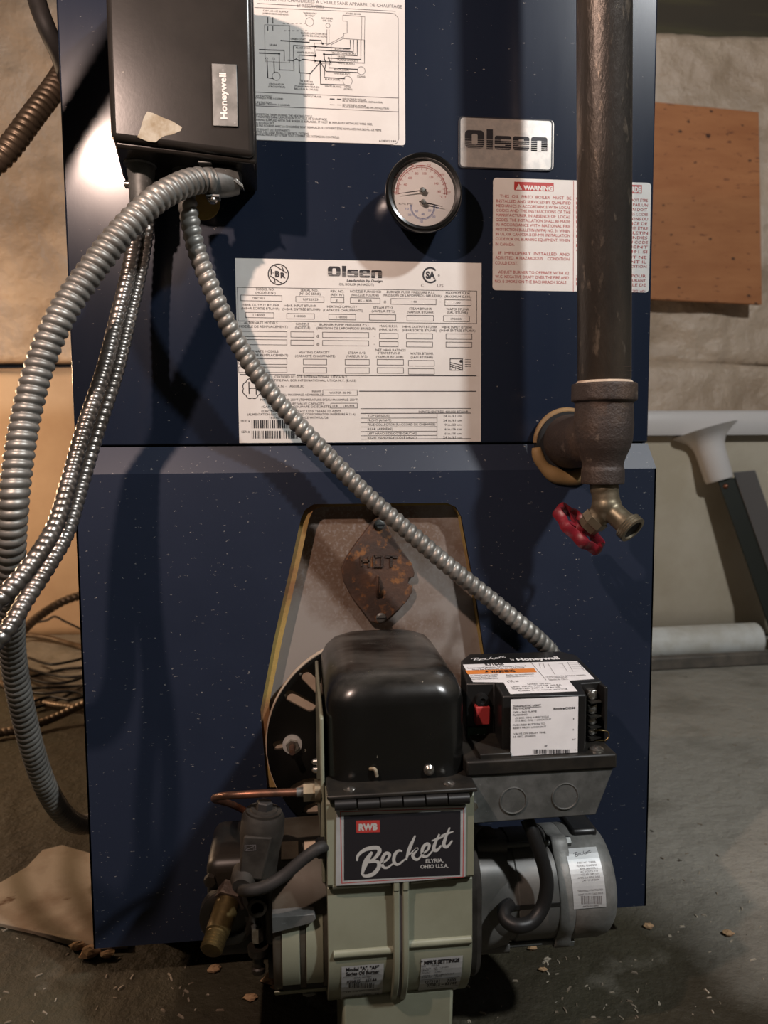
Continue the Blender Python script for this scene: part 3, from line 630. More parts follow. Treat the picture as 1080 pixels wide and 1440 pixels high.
for st, x0, y_, x1 in (('120V. 60 HZ SUPPLY', 102, 58, 222), ('(APPROVISIONNEMENT)', 98, 71, 224), ('THERMOSTAT', 292, 68, 356), ('24 VOLT', 300, 79, 346), ('GAS BURNER', 378, 92, 432), ('OR OIL', 384, 103, 428), ('BURNER JUNCTION BOX', 282, 164, 405), ('(BOÎTE DE JONCTION)', 286, 176, 402),
                  ('GREEN (VERT)', 232, 190, 306), ('L8148A', 132, 218, 168), ('BLACK (NOIR)', 258, 232, 330), ('BLACK (NOIR)', 442, 240, 512), ('WHITE (BLANC)', 262, 254, 340), ('BLUE/WIRE BLEU', 430, 258, 540), ('ORANGE', 455, 274, 490), ('PURPLE (VIOLET)', 455, 291, 550), ('WHITE (BLANC)', 455, 306, 535),
                  ('BLACK (NOIR)', 438, 336, 508), ('WHITE (BLANC)', 436, 355, 514), ('SOLENOID', 548, 368, 586), ('BLACK (NOIR)', 396, 382, 466), ('WHITE (BLANC)', 394, 415, 472), ('MOTOR', 488, 418, 518), ('(MOTEUR)', 484, 428, 524), ('C1', 112, 282, 124), ('C2', 144, 282, 158), ('CIRCULATOR', 130, 404, 200), ('(CIRCULATEUR)', 126, 416, 206),
                  ('OIL BURNER', 276, 392, 338), ('TRANSFORMER', 272, 404, 342), ('(TRANSFORMATEUR DU', 250, 416, 368), ('BRÛLEUR À L\'HUILE)', 250, 428, 362), ('R7184A B 1008', 494, 70, 566),
                  ('LINE BY FACTORY', 40, 460, 146), ('(FIL DE MARQUE POSÉE À L\'USINE)', 40, 470, 196), ('LOW BY FACTORY', 40, 490, 146), ('(FIL DE BASSE TENSION À L\'USINE)', 40, 500, 228), ('WIRING (CÂBLAGE)', 292, 462, 378),
                  ('LINE VOLTAGE BY INSTALLER', 478, 476, 590), ('(FIL DE TENSION POSÉE PAR L\'INSTALLATEUR)', 478, 487, 668), ('LOW VOLTAGE BY INSTALLER', 478, 504, 590), ('(FIL DE BASSE TENSION POSÉE PAR L\'INSTALLATEUR)', 478, 515, 698)):
    T2(st, x0, y_, x1, 8)
P2([(418, 470), (440, 471)], 1.3); P2([(452, 471), (472, 472)], 1.3); P2([(418, 497), (440, 498)], .7); P2([(452, 498), (472, 499)], .7)
for st, x0, y_, x1 in (('IN POSITION TAKEN DURING THE HEATING CYCLE.', 60, 553, 336), ('ET MONTRÉS DANS LA POSITION DU CYCLE DE CHAUFFAGE.', 60, 566, 406), ('IF WIRING SUPPLIED WITH THE BOILER IS REPLACED, IT MUST BE REPLACED WITH LIKE WIRE, SIZE,', 50, 584, 620), ('OR EQUIVALENT.', 60, 590, 156),
                  ('SI LES FILS FOURNIS AVEC LA CHAUDIÈRE SONT REMPLACÉS, ILS DOIVENT ÊTRE REMPLACÉS PAR DES FILS DE MÊME', 50, 612, 662), ('ET D\'ISOLANT OU L\'ÉQUIVALENT.)', 60, 622, 228), ('LISTED USE USED IN ALL CONTROL SYSTEMS', 60, 636, 318), ('LE MANUEL INSCRIT EST UTILISÉ TOUT COMPRIS DES SYSTÈMES DU CONTRÔLE)', 50, 650, 462)):
    T2(st, x0, y_, x1, 10)
T2('614002199', 652, 674, 732, 9)
L_.done('wiring_diagram_label', boiler, 'white wiring diagram label with black circuit drawing')

# ---- warning label
L_ = yplane(0)
a = at(695, 251, 0); b = at(913, 411.5, 0); L_.quad(at(693, 330, 0).x, b.z, at(914, 330, 0).x, at(800, 253.5, 0).z, 'paper', 1, r=.0035, back=0)
def T5(st, x0, y, x1, h, **k): L_.text(st, 690+x0/8.225, 245+y/8.225, 690+x1/8.225, h/8.225, m_=k.pop('m_', 'rink'), **k)
L_.rect(723, 256.5, 778.5, 268.5, 'rink', 1.6); T5('WARNING', 378, 184, 718, 46, m_='paper', bold=.06)
L_.poly([(725, 267), (734, 267), (729.5, 258.5)], 'paper', 2.2); T5('!', 322, 176, 330, 34, bold=.03)
for st, x0, y_, x1 in (('THIS  OIL  FIRED  BOILER  MUST  BE', 105, 282, 930), ('INSTALLED AND SERVICED BY QUALIFIED', 65, 338, 925), ('MECHANICS IN ACCORDANCE WITH LOCAL', 65, 392, 922), ('CODES AND THE INSTRUCTIONS OF THE', 62, 446, 922), ('MANUFACTURER. IN ABSENCE OF  LOCAL', 60, 500, 920),
                  ('CODES, THE INSTALLATION SHALL BE MADE', 58, 555, 918), ('IN ACCORDANCE WITH NATIONAL FIRE', 58, 610, 918), ('PROTECTION BULLETIN (NFPA) NO. 31 WHEN', 56, 665, 916), ('IN US, OR CAN/CSA-B139-M91 INSTALLATION', 56, 718, 916), ('CODE FOR OIL BURNING EQUIPMENT, WHEN', 55, 773, 914), ('IN CANADA.', 55, 828, 275),
                  ('IF  IMPROPERLY  INSTALLED  AND', 90, 936, 910), ('ADJUSTED, A HAZARDOUS    CONDITION', 52, 990, 908), ('COULD EXIST.', 50, 1044, 312), ('ADJUST BURNER TO OPERATE WITH .02', 88, 1155, 905), ('W.C. NEGATIVE DRAFT OVER THE FIRE AND', 50, 1208, 902), ('NO. 0 SMOKE ON THE BACHARACH SCALE.', 48, 1262, 882)):
    T5(st, x0, y_, x1, 33)
L_.line([(806.5, 254), (806, 411)], .6, 'rink')
L_.rect(848, 259.5, 902.5, 271.5, 'rink', 1.6); L_.text('MISE EN GARDE', 850, 269.5, 901, 7, 'paper', bold=.05)
fr = ('CETTE CHAUDIÈRE AU MAZOUT DOIT ÊTRE', 'INSTALLÉE ET ENTRETENUE PAR UN', 'MÉCANICIEN. L\'INSTALLATION DOIT', 'ÊTRE CONFORME AUX CODES LES CODES', 'LOCAUX ET AUX INSTRUCTIONS DU', 'FABRICANT. EN L\'ABSENCE DE', 'CODES LOCAUX, ELLE DOIT ÊTRE', 'CONFORME AU BULLETIN', 'NFPA NO. 31 DES INCENDIES', 'AUX ÉTATS-UNIS, OU DU CODE', 'POUR ÉQUIPEMENT', 'CAN/CSA-B139-M91 SI')
for k, st in enumerate(fr): L_.text(st, 810, 282.5+k*6.6, 911-(k % 3 == 2), 4.0, 'rink')
for k, st in enumerate(('SI CET ÉQUIPEMENT NE', 'FONCTIONNEMENT IL', 'PEUT Y AVOIR UNE CONDITION')): L_.text(st, 812, 363+k*6.5, 909, 4.0, 'rink')
for k, st in enumerate(('AJUSTER LE BRÛLEUR POUR', 'FONCTIONNER AVEC UN COURANT', 'MESURER SUR L\'ÉCHELLE DE')): L_.text(st, 810, 389.5+k*6.3, 908, 4.0, 'rink')
L_.text('2021601', 889, 411, 907, 3.2, 'rink')
L_.done('warning_label', boiler, 'white warning label printed in red')

# ---- rating label
L_ = yplane(0)
L_.quad(at(333.5, 490, 0).x, at(505, 622, 0).z, at(676.5, 490, 0).x, at(505, 366.5, 0).z, 'paper', 1, back=0)
K = 2.842
def T4(st, x0, y, x1, h=9.5, **k): L_.text(st, 320+x0/K, 350+y/K, 320+x1/K, h/K, **k)
def B4(x0, y0, x1, y1, t=.6): L_.frame(320+x0/K, 350+y0/K, 320+x1/K, 350+y1/K, t)
def H4(x0, x1, y, t=.7): L_.hl(320+x0/K, 320+x1/K, 350+y/K, t)
L_.ring(391.5, 386, 14.2, 1.5); 
T4('I', 172, 102, 178, 20, bold=.08); T4('B', 190, 112, 208, 22, bold=.06); T4('R', 212, 116, 232, 20, bold=.06); T4('=', 180, 100, 188, 7); T4('=', 208, 104, 214, 7)
L_.line([(386, 373), (403, 384)], 1.4); L_.line([(380, 388), (397, 399)], 1.4); L_.line([(396, 374), (399, 381)], 1.4); L_.line([(386, 391), (387, 398)], 1.4)
block_word(L_, 461, 374, 537, 391, 'paper', 2, .4)
T4('Leadership by Design', 476, 132, 618, 9, slant=.25, bold=.02); T4('OIL BOILER (A MAZOT)', 446, 147, 584, 9)
L_.ring(605, 387, 10.0, 2.2, a0=40, a1=320); T4('SA', 792, 118, 830, 26, bold=.05); T4('C', 773, 152, 784, 12, m_='greyink'); T4('US', 838, 153, 862, 12, m_='greyink'); L_.ring(617, 387.5, 1, .5)
def row(items, h=9): [T4(st, x0, y_, x1, h) for st, x0, y_, x1 in items]
B4(40, 160, 996, 294); 
row([('MODEL NO.', 115, 166, 188), ('(MODÈLE N°)', 112, 180, 192), ('SERIAL NO.', 292, 170, 362), ('(N° DE SÉRIE)', 286, 184, 372), ('REV. NO.', 412, 174, 466), ('(REV. N°)', 412, 188, 466), ('NOZZLE FURNISHED', 490, 175, 614), ('(NOZZLE FOURNI)', 494, 189, 604), ('BURNER PUMP PRESSURE P.S.I.', 636, 178, 828), ('(PRESSION DE LAPOMPEOU BRULEUR)', 620, 191, 854), ('MAXIMUM G.P.H.', 872, 181, 970), ('(MAXIMUM G.P.H.)', 868, 195, 974)])
for q in ((52, 185, 218, 209), (272, 190, 386, 214), (412, 193, 466, 216), (490, 195, 610, 219), (652, 199, 834, 223), (868, 203, 974, 227)): B4(*q)
row([('OBC3G1', 98, 201, 148), ('UJF22923', 302, 206, 362), ('2', 432, 209, 440), ('85 – 80B', 522, 211, 576), ('140', 736, 215, 756), ('1.00', 904, 219, 930), ('@', 624, 215, 634), ('-', 848, 214, 852)], 8)
row([('I=B=R OUTPUT BTU/HR', 58, 229, 208), ('(I=B=R SORTIE BTU/HR)', 56, 243, 208), ('I=B=R INPUT BTU/HR', 226, 232, 354), ('(I=B=R ENTRÉE BTU/HR)', 220, 246, 370), ('HEATING CAPACITY', 398, 236, 518), ('(CAPACITÉ CHAUFFANTE)', 382, 250, 540), ('STEAM FT^2', 582, 240, 660), ('(VAPEUR FT^2)', 576, 254, 668), ('STEAM BTU/HR', 726, 244, 816), ('(VAPEUR BTU/HR)', 718, 258, 826), ('WATER BTU/HR', 874, 246, 964), ('(EAU BTU/HR)', 878, 259, 960)])
for q in ((72, 254, 186, 276), (236, 258, 348, 281), (404, 261, 513, 284), (566, 262, 673, 286), (716, 265, 824, 289), (862, 267, 967, 291)): B4(*q)
row([('118000', 102, 269, 148), ('140000', 268, 273, 312), ('118000', 434, 277, 478), ('193000', 892, 284, 934)], 8)
row([('ALTERNATE MODELS', 66, 300, 200), ('(MODÈLE DE REMPLACEMENT)', 42, 315, 240), ('NOZZLE', 274, 305, 326), ('(NOZZLE)', 270, 319, 330), ('BURNER PUMP PRESSURE P.S.I.', 368, 308, 566), ('(PRESSION DE LAPOMPEOU BRULEUR)', 356, 322, 592), ('MAX. G.P.H.', 608, 313, 678), ('(MAX. G.P.H.)', 606, 327, 682), ('I=B=R OUTPUT BTU/HR', 700, 316, 838), ('(I=B=R SORTIE BTU/HR)', 698, 330, 836), ('I=B=R INPUT BTU/HR', 856, 318, 978), ('(I=B=R ENTRÉE BTU/HR)', 848, 331, 990)])
for x0, x1, y_ in ((44, 238, 329), (252, 346, 331), (379, 565, 333), (606, 682, 337), (714, 820, 338), (872, 977, 339)):
    B4(x0, y_, x1, y_+23); B4(x0, y_+33, x1, y_+55)
for y_ in (353, 385): T4('@', 356, y_, 367, 9); T4('-', 584, y_-1, 588, 8)
row([('ALTERNATE MODELS', 66, 414, 203), ('(MODÈLE DE REMPLACEMENT)', 42, 429, 242), ('HEATING CAPACITY', 286, 418, 408), ('(CAPACITÉ CHAUFFANTE)', 270, 433, 430), ('STEAM ft.^2', 482, 420, 550), ('(VAPEUR ft^2)', 474, 434, 558), ('NET I=B=R RATINGS', 592, 409, 712), ('STEAM BTU/HR', 600, 421, 690), ('(VAPEUR BTU/HR)', 594, 436, 702), ('WATER BTU/HR', 730, 423, 822), ('(EAU BTU/HR)', 732, 437, 820)])
for x0, x1, y_ in ((44, 238, 438), (302, 397, 440), (469, 567, 441), (597, 704, 441), (722, 827, 445)): B4(x0, y_, x1, y_+24); B4(x0, y_+33, x1, y_+57)
B4(888, 438, 940, 486, .9); [L_.line([(632.5, 352+y0/K*1.0+0), (650, 352+y1/K)], .9) for y0, y1 in ((455, 470), (463, 478), (448, 460))]; [L_.line([(637+i*4, 514), (634+i*6, 521)], .6) for i in range(3)]; L_.disc(648, 508, 2); [H4(948, 972, y_, .5) for y_ in (442, 452, 462, 470)]
H4(50, 272, 503, 1.2); H4(276, 994, 506, 1.3); H4(526, 994, 569, 1.1); H4(532, 972, 638); H4(532, 972, 657, .9); H4(532, 972, 759, .6)
for st, x0, y_, x1 in (('CERTIFIED BY: ECR INTERNATIONAL, UTICA N.Y.', 188, 516, 480), ('CERTIFIE PAR: ECR INTERNATIONAL, UTICA N.Y. (E.-U.S)', 160, 530, 514), ('C.R.N. -   A5038.3C', 188, 553, 306), ('MAWP', 338, 574, 374), ('(EAU MAXIMALE ADMISSIBLE)', 210, 587, 380), ('WATER 30 PSI', 406, 579, 494), ('MAX. WATER TEMP. 250°F (TEMPÉRATURE D\'EAU MAXIMALE: 250°F)', 132, 607, 522), ('RELIEF VALVE CAPACITY', 236, 623, 388), ('(CAPACITÉ DE LA SOUPAPE DE SÛRETÉ)', 136, 635, 412), ('118     LBS/HR', 420, 632, 508),
                  ('ELECTRICAL: 115V 60 HZ LESS THAN 12 AMPS', 136, 653, 454), ('(ALIMENTATION ÉLECTRIQUE: 115V 60 HZ, CONSOMMATION INFÉRIEURE À 12 A)', 80, 665, 510), ('TESTED IN ACCORDANCE WITH UL726', 165, 679, 402), ('MOD #', 54, 692, 90), ('SER #', 56, 735, 90),
                  ('INPUTS (ENTRÉE) 400,000 BTU/HR', 764, 655, 962), ('TOP (DESSUS)', 560, 671, 646), ('FRONT (AVANT)', 560, 689, 654), ('FLUE COLLECTOR (RACCORD DE CHEMINÉE)', 560, 706, 830), ('REAR (ARRIÈRE)', 560, 724, 660), ('LEFT HAND SIDE(CÔTÉ GAUCHE)', 560, 742, 756), ('RIGHT HAND SIDE (CÔTÉ DROIT)', 560, 759, 756),
                  ('24 in./61 cm', 862, 672, 936), ('24 in./61 cm', 862, 690, 936), ('9 in./23 cm', 868, 707, 934), ('6 in./16 cm', 868, 724, 934), ('6 in./16 cm', 868, 742, 934), ('24 in./61 cm', 862, 757, 936)):
    T4(st, x0, y_, x1, 8.5)
B4(380, 563, 519, 586); B4(412, 616, 519, 637)
for y_ in (676, 694, 711, 729, 746): H4(532, 838, y_, .6)
L_.line([(614.5, 581.5), (614.5, 616)], .7)
L_.bars(320+97/K, 350+684/K, 320+262/K, 350+717/K, 26, seed=3); L_.bars(320+97/K, 350+727/K, 320+280/K, 350+758/K, 28, seed=4)
c = Vector((354.5, 546.5))
L_.line([(c.x+(12+1.6*abs(math.sin(4*t)))*math.cos(t), c.y+(13+1.6*abs(math.sin(4*t)))*math.sin(t)) for t in [2*PI*i/64 for i in range(65)]], 1.2)
L_.line([(350, 537), (350.5, 554)], 1.4); L_.line([(360, 537), (360.5, 555)], 1.4); L_.line([(350, 546), (360, 546)], 1.2)
L_.done('rating_label', boiler, 'large white rating label with printed tables and barcodes')

# ================================================================== GAUGE
GY = -.034
gc = at(596, 271, GY)
gauge = empty('temperature_gauge', (gc.x, 0, gc.z), 'round black-rimmed temperature and pressure gauge on the blue boiler front', 'gauge')
mb = MB().lathe((gc.x, -.0005, gc.z), (0, -1, 0), [(0, .030), (.008, .031), (.018, .034), (.028, .0368), (.033, .0372), (.0365, .0362), (.0375, .0345), (.0365, .0318), (.031, .0306), (.031, .0001)], 64)
obj('case', mb, 'gloss', gauge, angle=50)
FY = -.0318
L_ = Label(lambda x, y: (at(x, y, FY).x, at(x, y, FY).z), lambda u, v, l: Vector((u, FY-.00012*l, v)))
k7 = 6.75
cc = at(520+505/k7, 190+515/k7, FY)
mb = MB().lathe((gc.x, FY+.0006, gc.z), (0, -1, 0), [(0, .0304), (.0006, .0304)], 64); obj('dial', mb, 'white', gauge)
fx, fz = 520+492/k7, 190+535/k7
L_.ring(fx, fz, 35.0, .8, 'rink', 1, -6, 186, 60); L_.ring(fx, fz, 32.6, .5, 'rink', 1, -6, 186, 60)
for i in range(65):
    a = math.radians(-6+192*i/64); r0, r1 = (33.2, 35) if i % 4 else (32.4, 37)
    L_.line([(fx+r0*math.cos(a), fz-r0*math.sin(a)), (fx+r1*math.cos(a), fz-r1*math.sin(a))], .35 if i % 4 else .55, 'rink', 1)
for i in range(17):
    a = math.radians(-6+192*i/16); L_.line([(fx+30*math.cos(a), fz-30*math.sin(a)), (fx+32.4*math.cos(a), fz-32.4*math.sin(a))], .45, 'rink', 1)
for st, x, y in (('40', 338, 482), ('60', 382, 418), ('80', 444, 376), ('100', 520, 376), ('120', 584, 410), ('140', 634, 472), ('160', 656, 548)): L_.text(st, 520+x/k7-2.6, 190+y/k7, 520+x/k7+2.6, 3.4, 'rink', 1)
for st, x, y in (('70', 232, 556), ('110', 275, 395), ('160', 400, 292), ('210', 560, 296), ('270', 690, 388), ('320', 748, 552)): L_.text(st, 520+x/k7-2.6, 190+y/k7, 520+x/k7+2.6, 3.4, 'rink', 1)
L_.text('°C °F', 520+665/k7, 190+598/k7, 520+725/k7, 3.2, 'rink', 1); L_.poly([(520+222/k7, 190+385/k7), (520+262/k7, 190+408/k7), (520+218/k7, 190+412/k7)], 'rink', 1)
bx_, bz = 520+502/k7, 190+682/k7
L_.ring(bx_, bz, 15.6, .6, 'bink', 1, 172, 368); L_.ring(bx_, bz, 17.2, .4, 'bink', 1, 172, 368)
for i in range(33):
    a = math.radians(172+196*i/32); L_.line([(bx_+15.6*math.cos(a), bz-15.6*math.sin(a)), (bx_+(18.4 if i % 4 == 0 else 17)*math.cos(a), bz-(18.4 if i % 4 == 0 else 17)*math.sin(a))], .4, 'bink', 1)
for st, x, y in (('60', 444, 732), ('40', 504, 760), ('20', 567, 726), ('30', 608, 784), ('100', 490, 830), ('0', 640, 700), ('200', 378, 766), ('10', 355, 710)): L_.text(st, 520+x/k7-2.2, 190+y/k7, 520+x/k7+2.2, 3.0, 'bink', 1)
L_.text('KPa PSI', 520+275/k7, 190+662/k7, 520+405/k7, 2.6, 'greyink', 1)
obj('dial_markings', L_.mb, L_.mats, gauge, smooth=False)
def needle(nm, hub, tip, w0, hr):
    h = at(520+hub[0]/k7, 190+hub[1]/k7, FY-.003); t = at(520+tip[0]/k7, 190+tip[1]/k7, FY-.003); d = (t-h).normalized(); n = Vector((-d.z, 0, d.x))
    mb = MB().hexa([h-d*.004-n*w0+Vector((0, -.0004, 0)), t-n*w0*.25+Vector((0, -.0004, 0)), t+n*w0*.25+Vector((0, -.0004, 0)), h-d*.004+n*w0+Vector((0, -.0004, 0)), h-d*.004-n*w0, t-n*w0*.25, t+n*w0*.25, h-d*.004+n*w0])
    o = obj(nm, mb, 'ink', gauge)
    obj('hub', MB().lathe((h.x, FY, h.z), (0, -1, 0), [(0, hr), (.0042, hr), (.0052, hr*.75), (.0054, .0001)], 20), 'chrome', o)
needle('temperature_needle', (498, 525), (268, 556), .0006, .0027); needle('pressure_needle', (507, 638), (690, 678), .0008, .0027)
obj('glass', MB().lathe((gc.x, -.0362, gc.z), (0, -1, 0), [(0, .0315), (.0004, .0315)], 48), 'glass', gauge)

# ================================================================== GREY CONTROL BOX, top left
BYF = -.090
def hx(px, py, Y): return at(px, py, Y)
cb = empty('control_box', (-.09, -.045, .80), 'tall grey-brown metal control box with a small name plate, fixed to the boiler front', 'control box')
xl_, xr_, zl, zr_ = -.1500, -.0308, .8095, .7985; ZT = .966
mb = MB().hexa([(xl_, BYF, zl), (xr_, BYF, zr_), (xr_, BYF, ZT), (xl_, BYF, ZT), (xl_-.004, -.028, zl), (xr_-.001, -.028, zr_), (xr_-.001, -.028, ZT), (xl_-.004, -.028, ZT)])
obj('cover', mb, 'grey_box', cb, bevel=.0050, segs=4)
mb = MB().hexa([(xl_+.002, BYF+.006, zl-.0045), (xr_+.0015, BYF+.006, zr_-.0035), (xr_+.0015, BYF+.006, ZT-.01), (xl_+.002, BYF+.006, ZT-.01), (-.1590, -.0006, .8055), (-.0325, -.0006, .7975), (-.0325, -.0006, ZT-.003), (-.1590, -.0006, ZT-.003)])
obj('back_box', mb, 'grey_box', cb, bevel=.0025)
a = at(300, 178, BYF); b = at(333, 92, BYF)
pl = obj('name_plate', MB().box(a.x, b.x, BYF-.0018, BYF+.001, a.z, b.z), 'galv', cb, bevel=.0004, label='dull metal plate with raised lettering Honeywell')
L_ = Label(lambda x, y: (at(x, y, BYF-.0018).x, at(x, y, BYF-.0018).z), lambda u, v, l: Vector((u, BYF-.0018-.0004*l, v)))
L_.text('Honeywell', 319.5, 168, None, 8.8, 'silver', 1, bold=.03, ang=(317.5, 103)); obj('raised_lettering', L_.mb, L_.mats, pl, smooth=False)
tp = [(207, 157), (215, 159), (228, 165), (243, 171), (256, 179), (254, 184), (243, 189), (232, 191), (225, 195), (219, 200), (208, 199), (193, 193), (198, 180), (202, 166)]
L_ = Label(lambda x, y: (at(x, y, BYF).x, at(x, y, BYF).z), lambda u, v, l: Vector((u, BYF-.0002*l, v))); L_.poly(tp, 'tapebit', 1, back=-.2); obj('tape_remnant', L_.mb, L_.mats, cb, smooth=False)
# connector on the underside, left
c = at(198, 232, -.045); mb = MB().lathe((c.x, -.045, .8065), (0, 0, -1), [(0, .0150), (.003, .0150), (.004, .0125), (.010, .0122), (.014, .0114), (.036, .0108), (.0365, .0085), (.042, .0085)], 28)
k_ = obj('cable_connector', mb, 'galv', cb, angle=50); mb = MB().lathe((c.x-.0095, -.047, c.z-.018), (-1, 0, 0), [(0, .0035), (.004, .0035), (.005, .002)], 12); obj('connector_screw', mb, 'chrome', k_)
c = at(262, 245, -.045); mb = MB().lathe((c.x, -.040, .8045), (0, 0, -1), [(0, .0130), (.006, .0130), (.007, .0105), (.018, .0105)], 24); obj('cable_connector', mb, 'galv', cb, angle=50)
# knock-out disc (brassy) on the panel below
c = at(285, 285, -.001); obj('knockout_plug', MB().lathe((c.x, -.0003, c.z), (0, -1, 0), [(0, .0165), (.0012, .0160)], 32), 'insul', boiler)
# clamp connector, right
CY = -.052
c = at(318, 240, CY); cl = MB().lathe((c.x, CY, .803), (0, 0, -1), [(0, .0150), (.004, .0150), (.005, .0135), (.016, .0135), (.021, .011), (.0225, .006)], 28)
k_ = obj('clamp_connector', cl, 'galv', cb, angle=50)
p0 = at(332, 254, CY-.008); p1 = at(296, 258, CY-.014)
mb = MB().tube([p0, p0.lerp(p1, .3), p0.lerp(p1, .7), p1], lambda t: .0120+.0012*math.sin(PI*t), 20); obj('clamp_body', mb, 'galv', k_)
cax = (p1-p0).normalized(); pb = p1-cax*.003
mb = MB(); mb.lathe(pb, cax, [(0, .0118), (0, .0138), (.0075, .0138), (.0075, .0118)], 28, cap=False); obj('clamp_strap', mb, 'galv', k_, angle=40)
up = (Vector((0, 0, 1))-cax*cax.z).normalized()
for sgn, hgt in ((1, .0150), (-1, .0135)):
    e0 = pb+cax*.0037+up*sgn*hgt+Vector((0, -.006, 0)); mb = MB()
    mb.box(e0.x-.0052, e0.x+.0062, e0.y-.005, e0.y+.008, e0.z-.0011, e0.z+.0011); ear = obj('clamp_ear', mb, 'galv', k_, bevel=.0004)
    obj('clamp_screw', MB().lathe(e0+Vector((0, 0, sgn*.0008)), (0, -.25, sgn), [(0, .0032), (.0012, .0042), (.003, .0042), (.0045, .0028), (.0047, .0001)], 16), 'chrome', ear)
q0 = at(326, 242, CY-.022); mb = MB().hexa([q0+Vector((-.006, 0, .003)), q0+Vector((.009, .002, -.009)), q0+Vector((.010, .002, -.013)), q0+Vector((-.004, 0, -.004)), q0+Vector((-.006, .010, .003)), q0+Vector((.009, .012, -.009)), q0+Vector((.010, .012, -.013)), q0+Vector((-.004, .010, -.004))]); obj('clamp_wing', mb, 'chrome', k_, bevel=.0006)

# ================================================================== CONDUITS AND CABLES
def dpath(L): return [atd(x, y, d) for x, y, d in L]
def conduit(name, path, R, pitch, amp, m_, label, cat='conduit', seg=18, group=None, power=.7, per=8):
    o = obj(name, spring(MB(), path, R, pitch, amp, seg, per, power), m_, base=path[0], angle=70); return tag(o, label, cat, group)
conduit('flexible_conduit', dpath([(298, 256, .708), (278, 254, .700), (252, 262, .685), (215, 284, .668), (170, 328, .655), (126, 384, .645), (88, 440, .635), (60, 502, .628), (40, 570, .62), (27, 640, .612), (19, 710, .608), (15, 780, .62), (15, 850, .65), (18, 920, .69), (30, 990, .725), (46, 1055, .76), (66, 1110, .80), (92, 1148, .845), (118, 1160, .89), (146, 1150, .92)]),
        .0113, .0072, .20, 'conduit', 'thickest grey flexible conduit, looping from the grey box down past the boiler')
conduit('armoured_cable', dpath([(196, 268, .738), (190, 330, .735), (179, 390, .725), (164, 450, .705), (146, 520, .685), (119, 600, .66), (96, 680, .632), (78, 738, .604), (48, 788, .575), (10, 832, .555), (-40, 868, .545), (-95, 860, .56), (-160, 760, .60), (-230, 500, .66)])+[Vector((-.66, .10, 1.2)), Vector((-.78, .30, 1.8)), Vector((-.80, .32, 2.298))],
        .0067, .0068, .17, 'bx', 'shiny armoured cable, the left one of the pair hanging from the box', 'cable', group=None, power=.7)
conduit('armoured_cable', dpath([(211, 268, .746), (206, 330, .746), (194, 395, .737), (180, 455, .720), (163, 525, .70), (138, 602, .682), (114, 682, .662), (94, 748, .636), (68, 795, .614), (37, 842, .594), (8, 888, .574), (-40, 930, .565), (-95, 945, .58), (-180, 860, .64), (-260, 600, .70)])+[Vector((-.74, .14, 1.2)), Vector((-.84, .34, 1.8)), Vector((-.86, .36, 2.298))],
        .0067, .0068, .17, 'bx', 'shiny armoured cable, the right one of the pair hanging from the box', 'cable', power=.7)
conduit('flexible_conduit', dpath([(259, 262, .722), (264, 290, .718), (276, 350, .718), (308, 430, .722), (340, 492, .730), (375, 545, .732), (415, 592, .735), (460, 640, .735), (520, 700, .730), (575, 748, .725), (630, 795, .72), (680, 835, .72), (725, 872, .72), (755, 897, .725), (778, 922, .735), (786, 948, .74)]),
        .0088, .0080, .22, 'conduit', 'grey flexible conduit crossing the boiler front diagonally to the burner control')
conduit('flexible_conduit', dpath([(-60, 262, .88), (-20, 238, .89), (10, 212, .90), (45, 165, .92), (80, 118, .95), (108, 70, 1.0), (128, 30, 1.05)]),
        .0130, .0080, .17, 'bx_dark', 'dark flexible conduit running behind the upper left edge of the boiler')
conduit('black_cable', [at(40, -60, .10), at(52, 0, .10), at(66, 40, .10), at(84, 80, .12), at(100, 130, .16)], .0095, .02, 0.0, 'rubber', 'plain dark cable dropping behind the top left boiler edge', 'cable', seg=12)
# on the floor behind, left of the boiler
conduit('armoured_cable', [atz(-40, 1040, .012), atz(0, 1031, .012), atz(35, 1024, .014), atz(75, 1010, .02), atz(118, 990, .04), atz(160, 975, .06)], .0085, .010, .22, 'bx_dark', 'brown armoured cable lying across the floor left of the boiler, nearest the camera', 'cable', power=.55, seg=12)
conduit('armoured_cable', [atz(8, 935, .012), at(18, 910, .92), at(30, 890, .95), at(48, 872, 1.0), at(72, 855, 1.05), at(98, 842, 1.08), at(135, 832, 1.10)], .0105, .013, .20, 'bx_dark', 'brown armoured cable arching low against the lower left wall', 'cable', power=.6, seg=12)
conduit('armoured_cable', [atz(10, 905, .012), atz(32, 894, .02), atz(62, 896, .02), atz(90, 903, .012), atz(120, 912, .010), atz(150, 920, .010)], .0080, .010, .14, 'bx_dark', 'pale thin armoured cable on the far floor left of the boiler', 'cable', power=.6, seg=10)
conduit('armoured_cable', [atz(-20, 950, .010), atz(5, 963, .010), atz(38, 980, .010), atz(70, 990, .012), atz(115, 996, .012), atz(150, 1000, .012)], .0072, .009, .14, 'bx_dark', 'thin copper-brown armoured cable on the floor, just behind the nearest brown one', 'cable', power=.6, seg=10)
rnd = random.Random(3)
wires = [[(20, 955), (60, 948), (90, 941), (130, 938)], [(10, 975), (50, 968), (85, 966), (130, 964)], [(20, 1000), (60, 992), (100, 975), (130, 955)], [(25, 935), (60, 946), (95, 952), (130, 949)],
         [(15, 968), (60, 975), (100, 972), (130, 980)], [(35, 990), (70, 980), (100, 984), (130, 975)], [(20, 945), (55, 958), (90, 960), (130, 948)], [(40, 925), (70, 934), (100, 930), (130, 922)]]
for i, wr in enumerate(wires):
    conduit('black_wire', [atz(x, y, .005+.003*i) for x, y in wr], .0035, .02, 0, 'blackrub', 'thin black wire in the tangle on the dark floor left of the boiler', 'wire', seg=8, group='tangle of black wires on the floor')
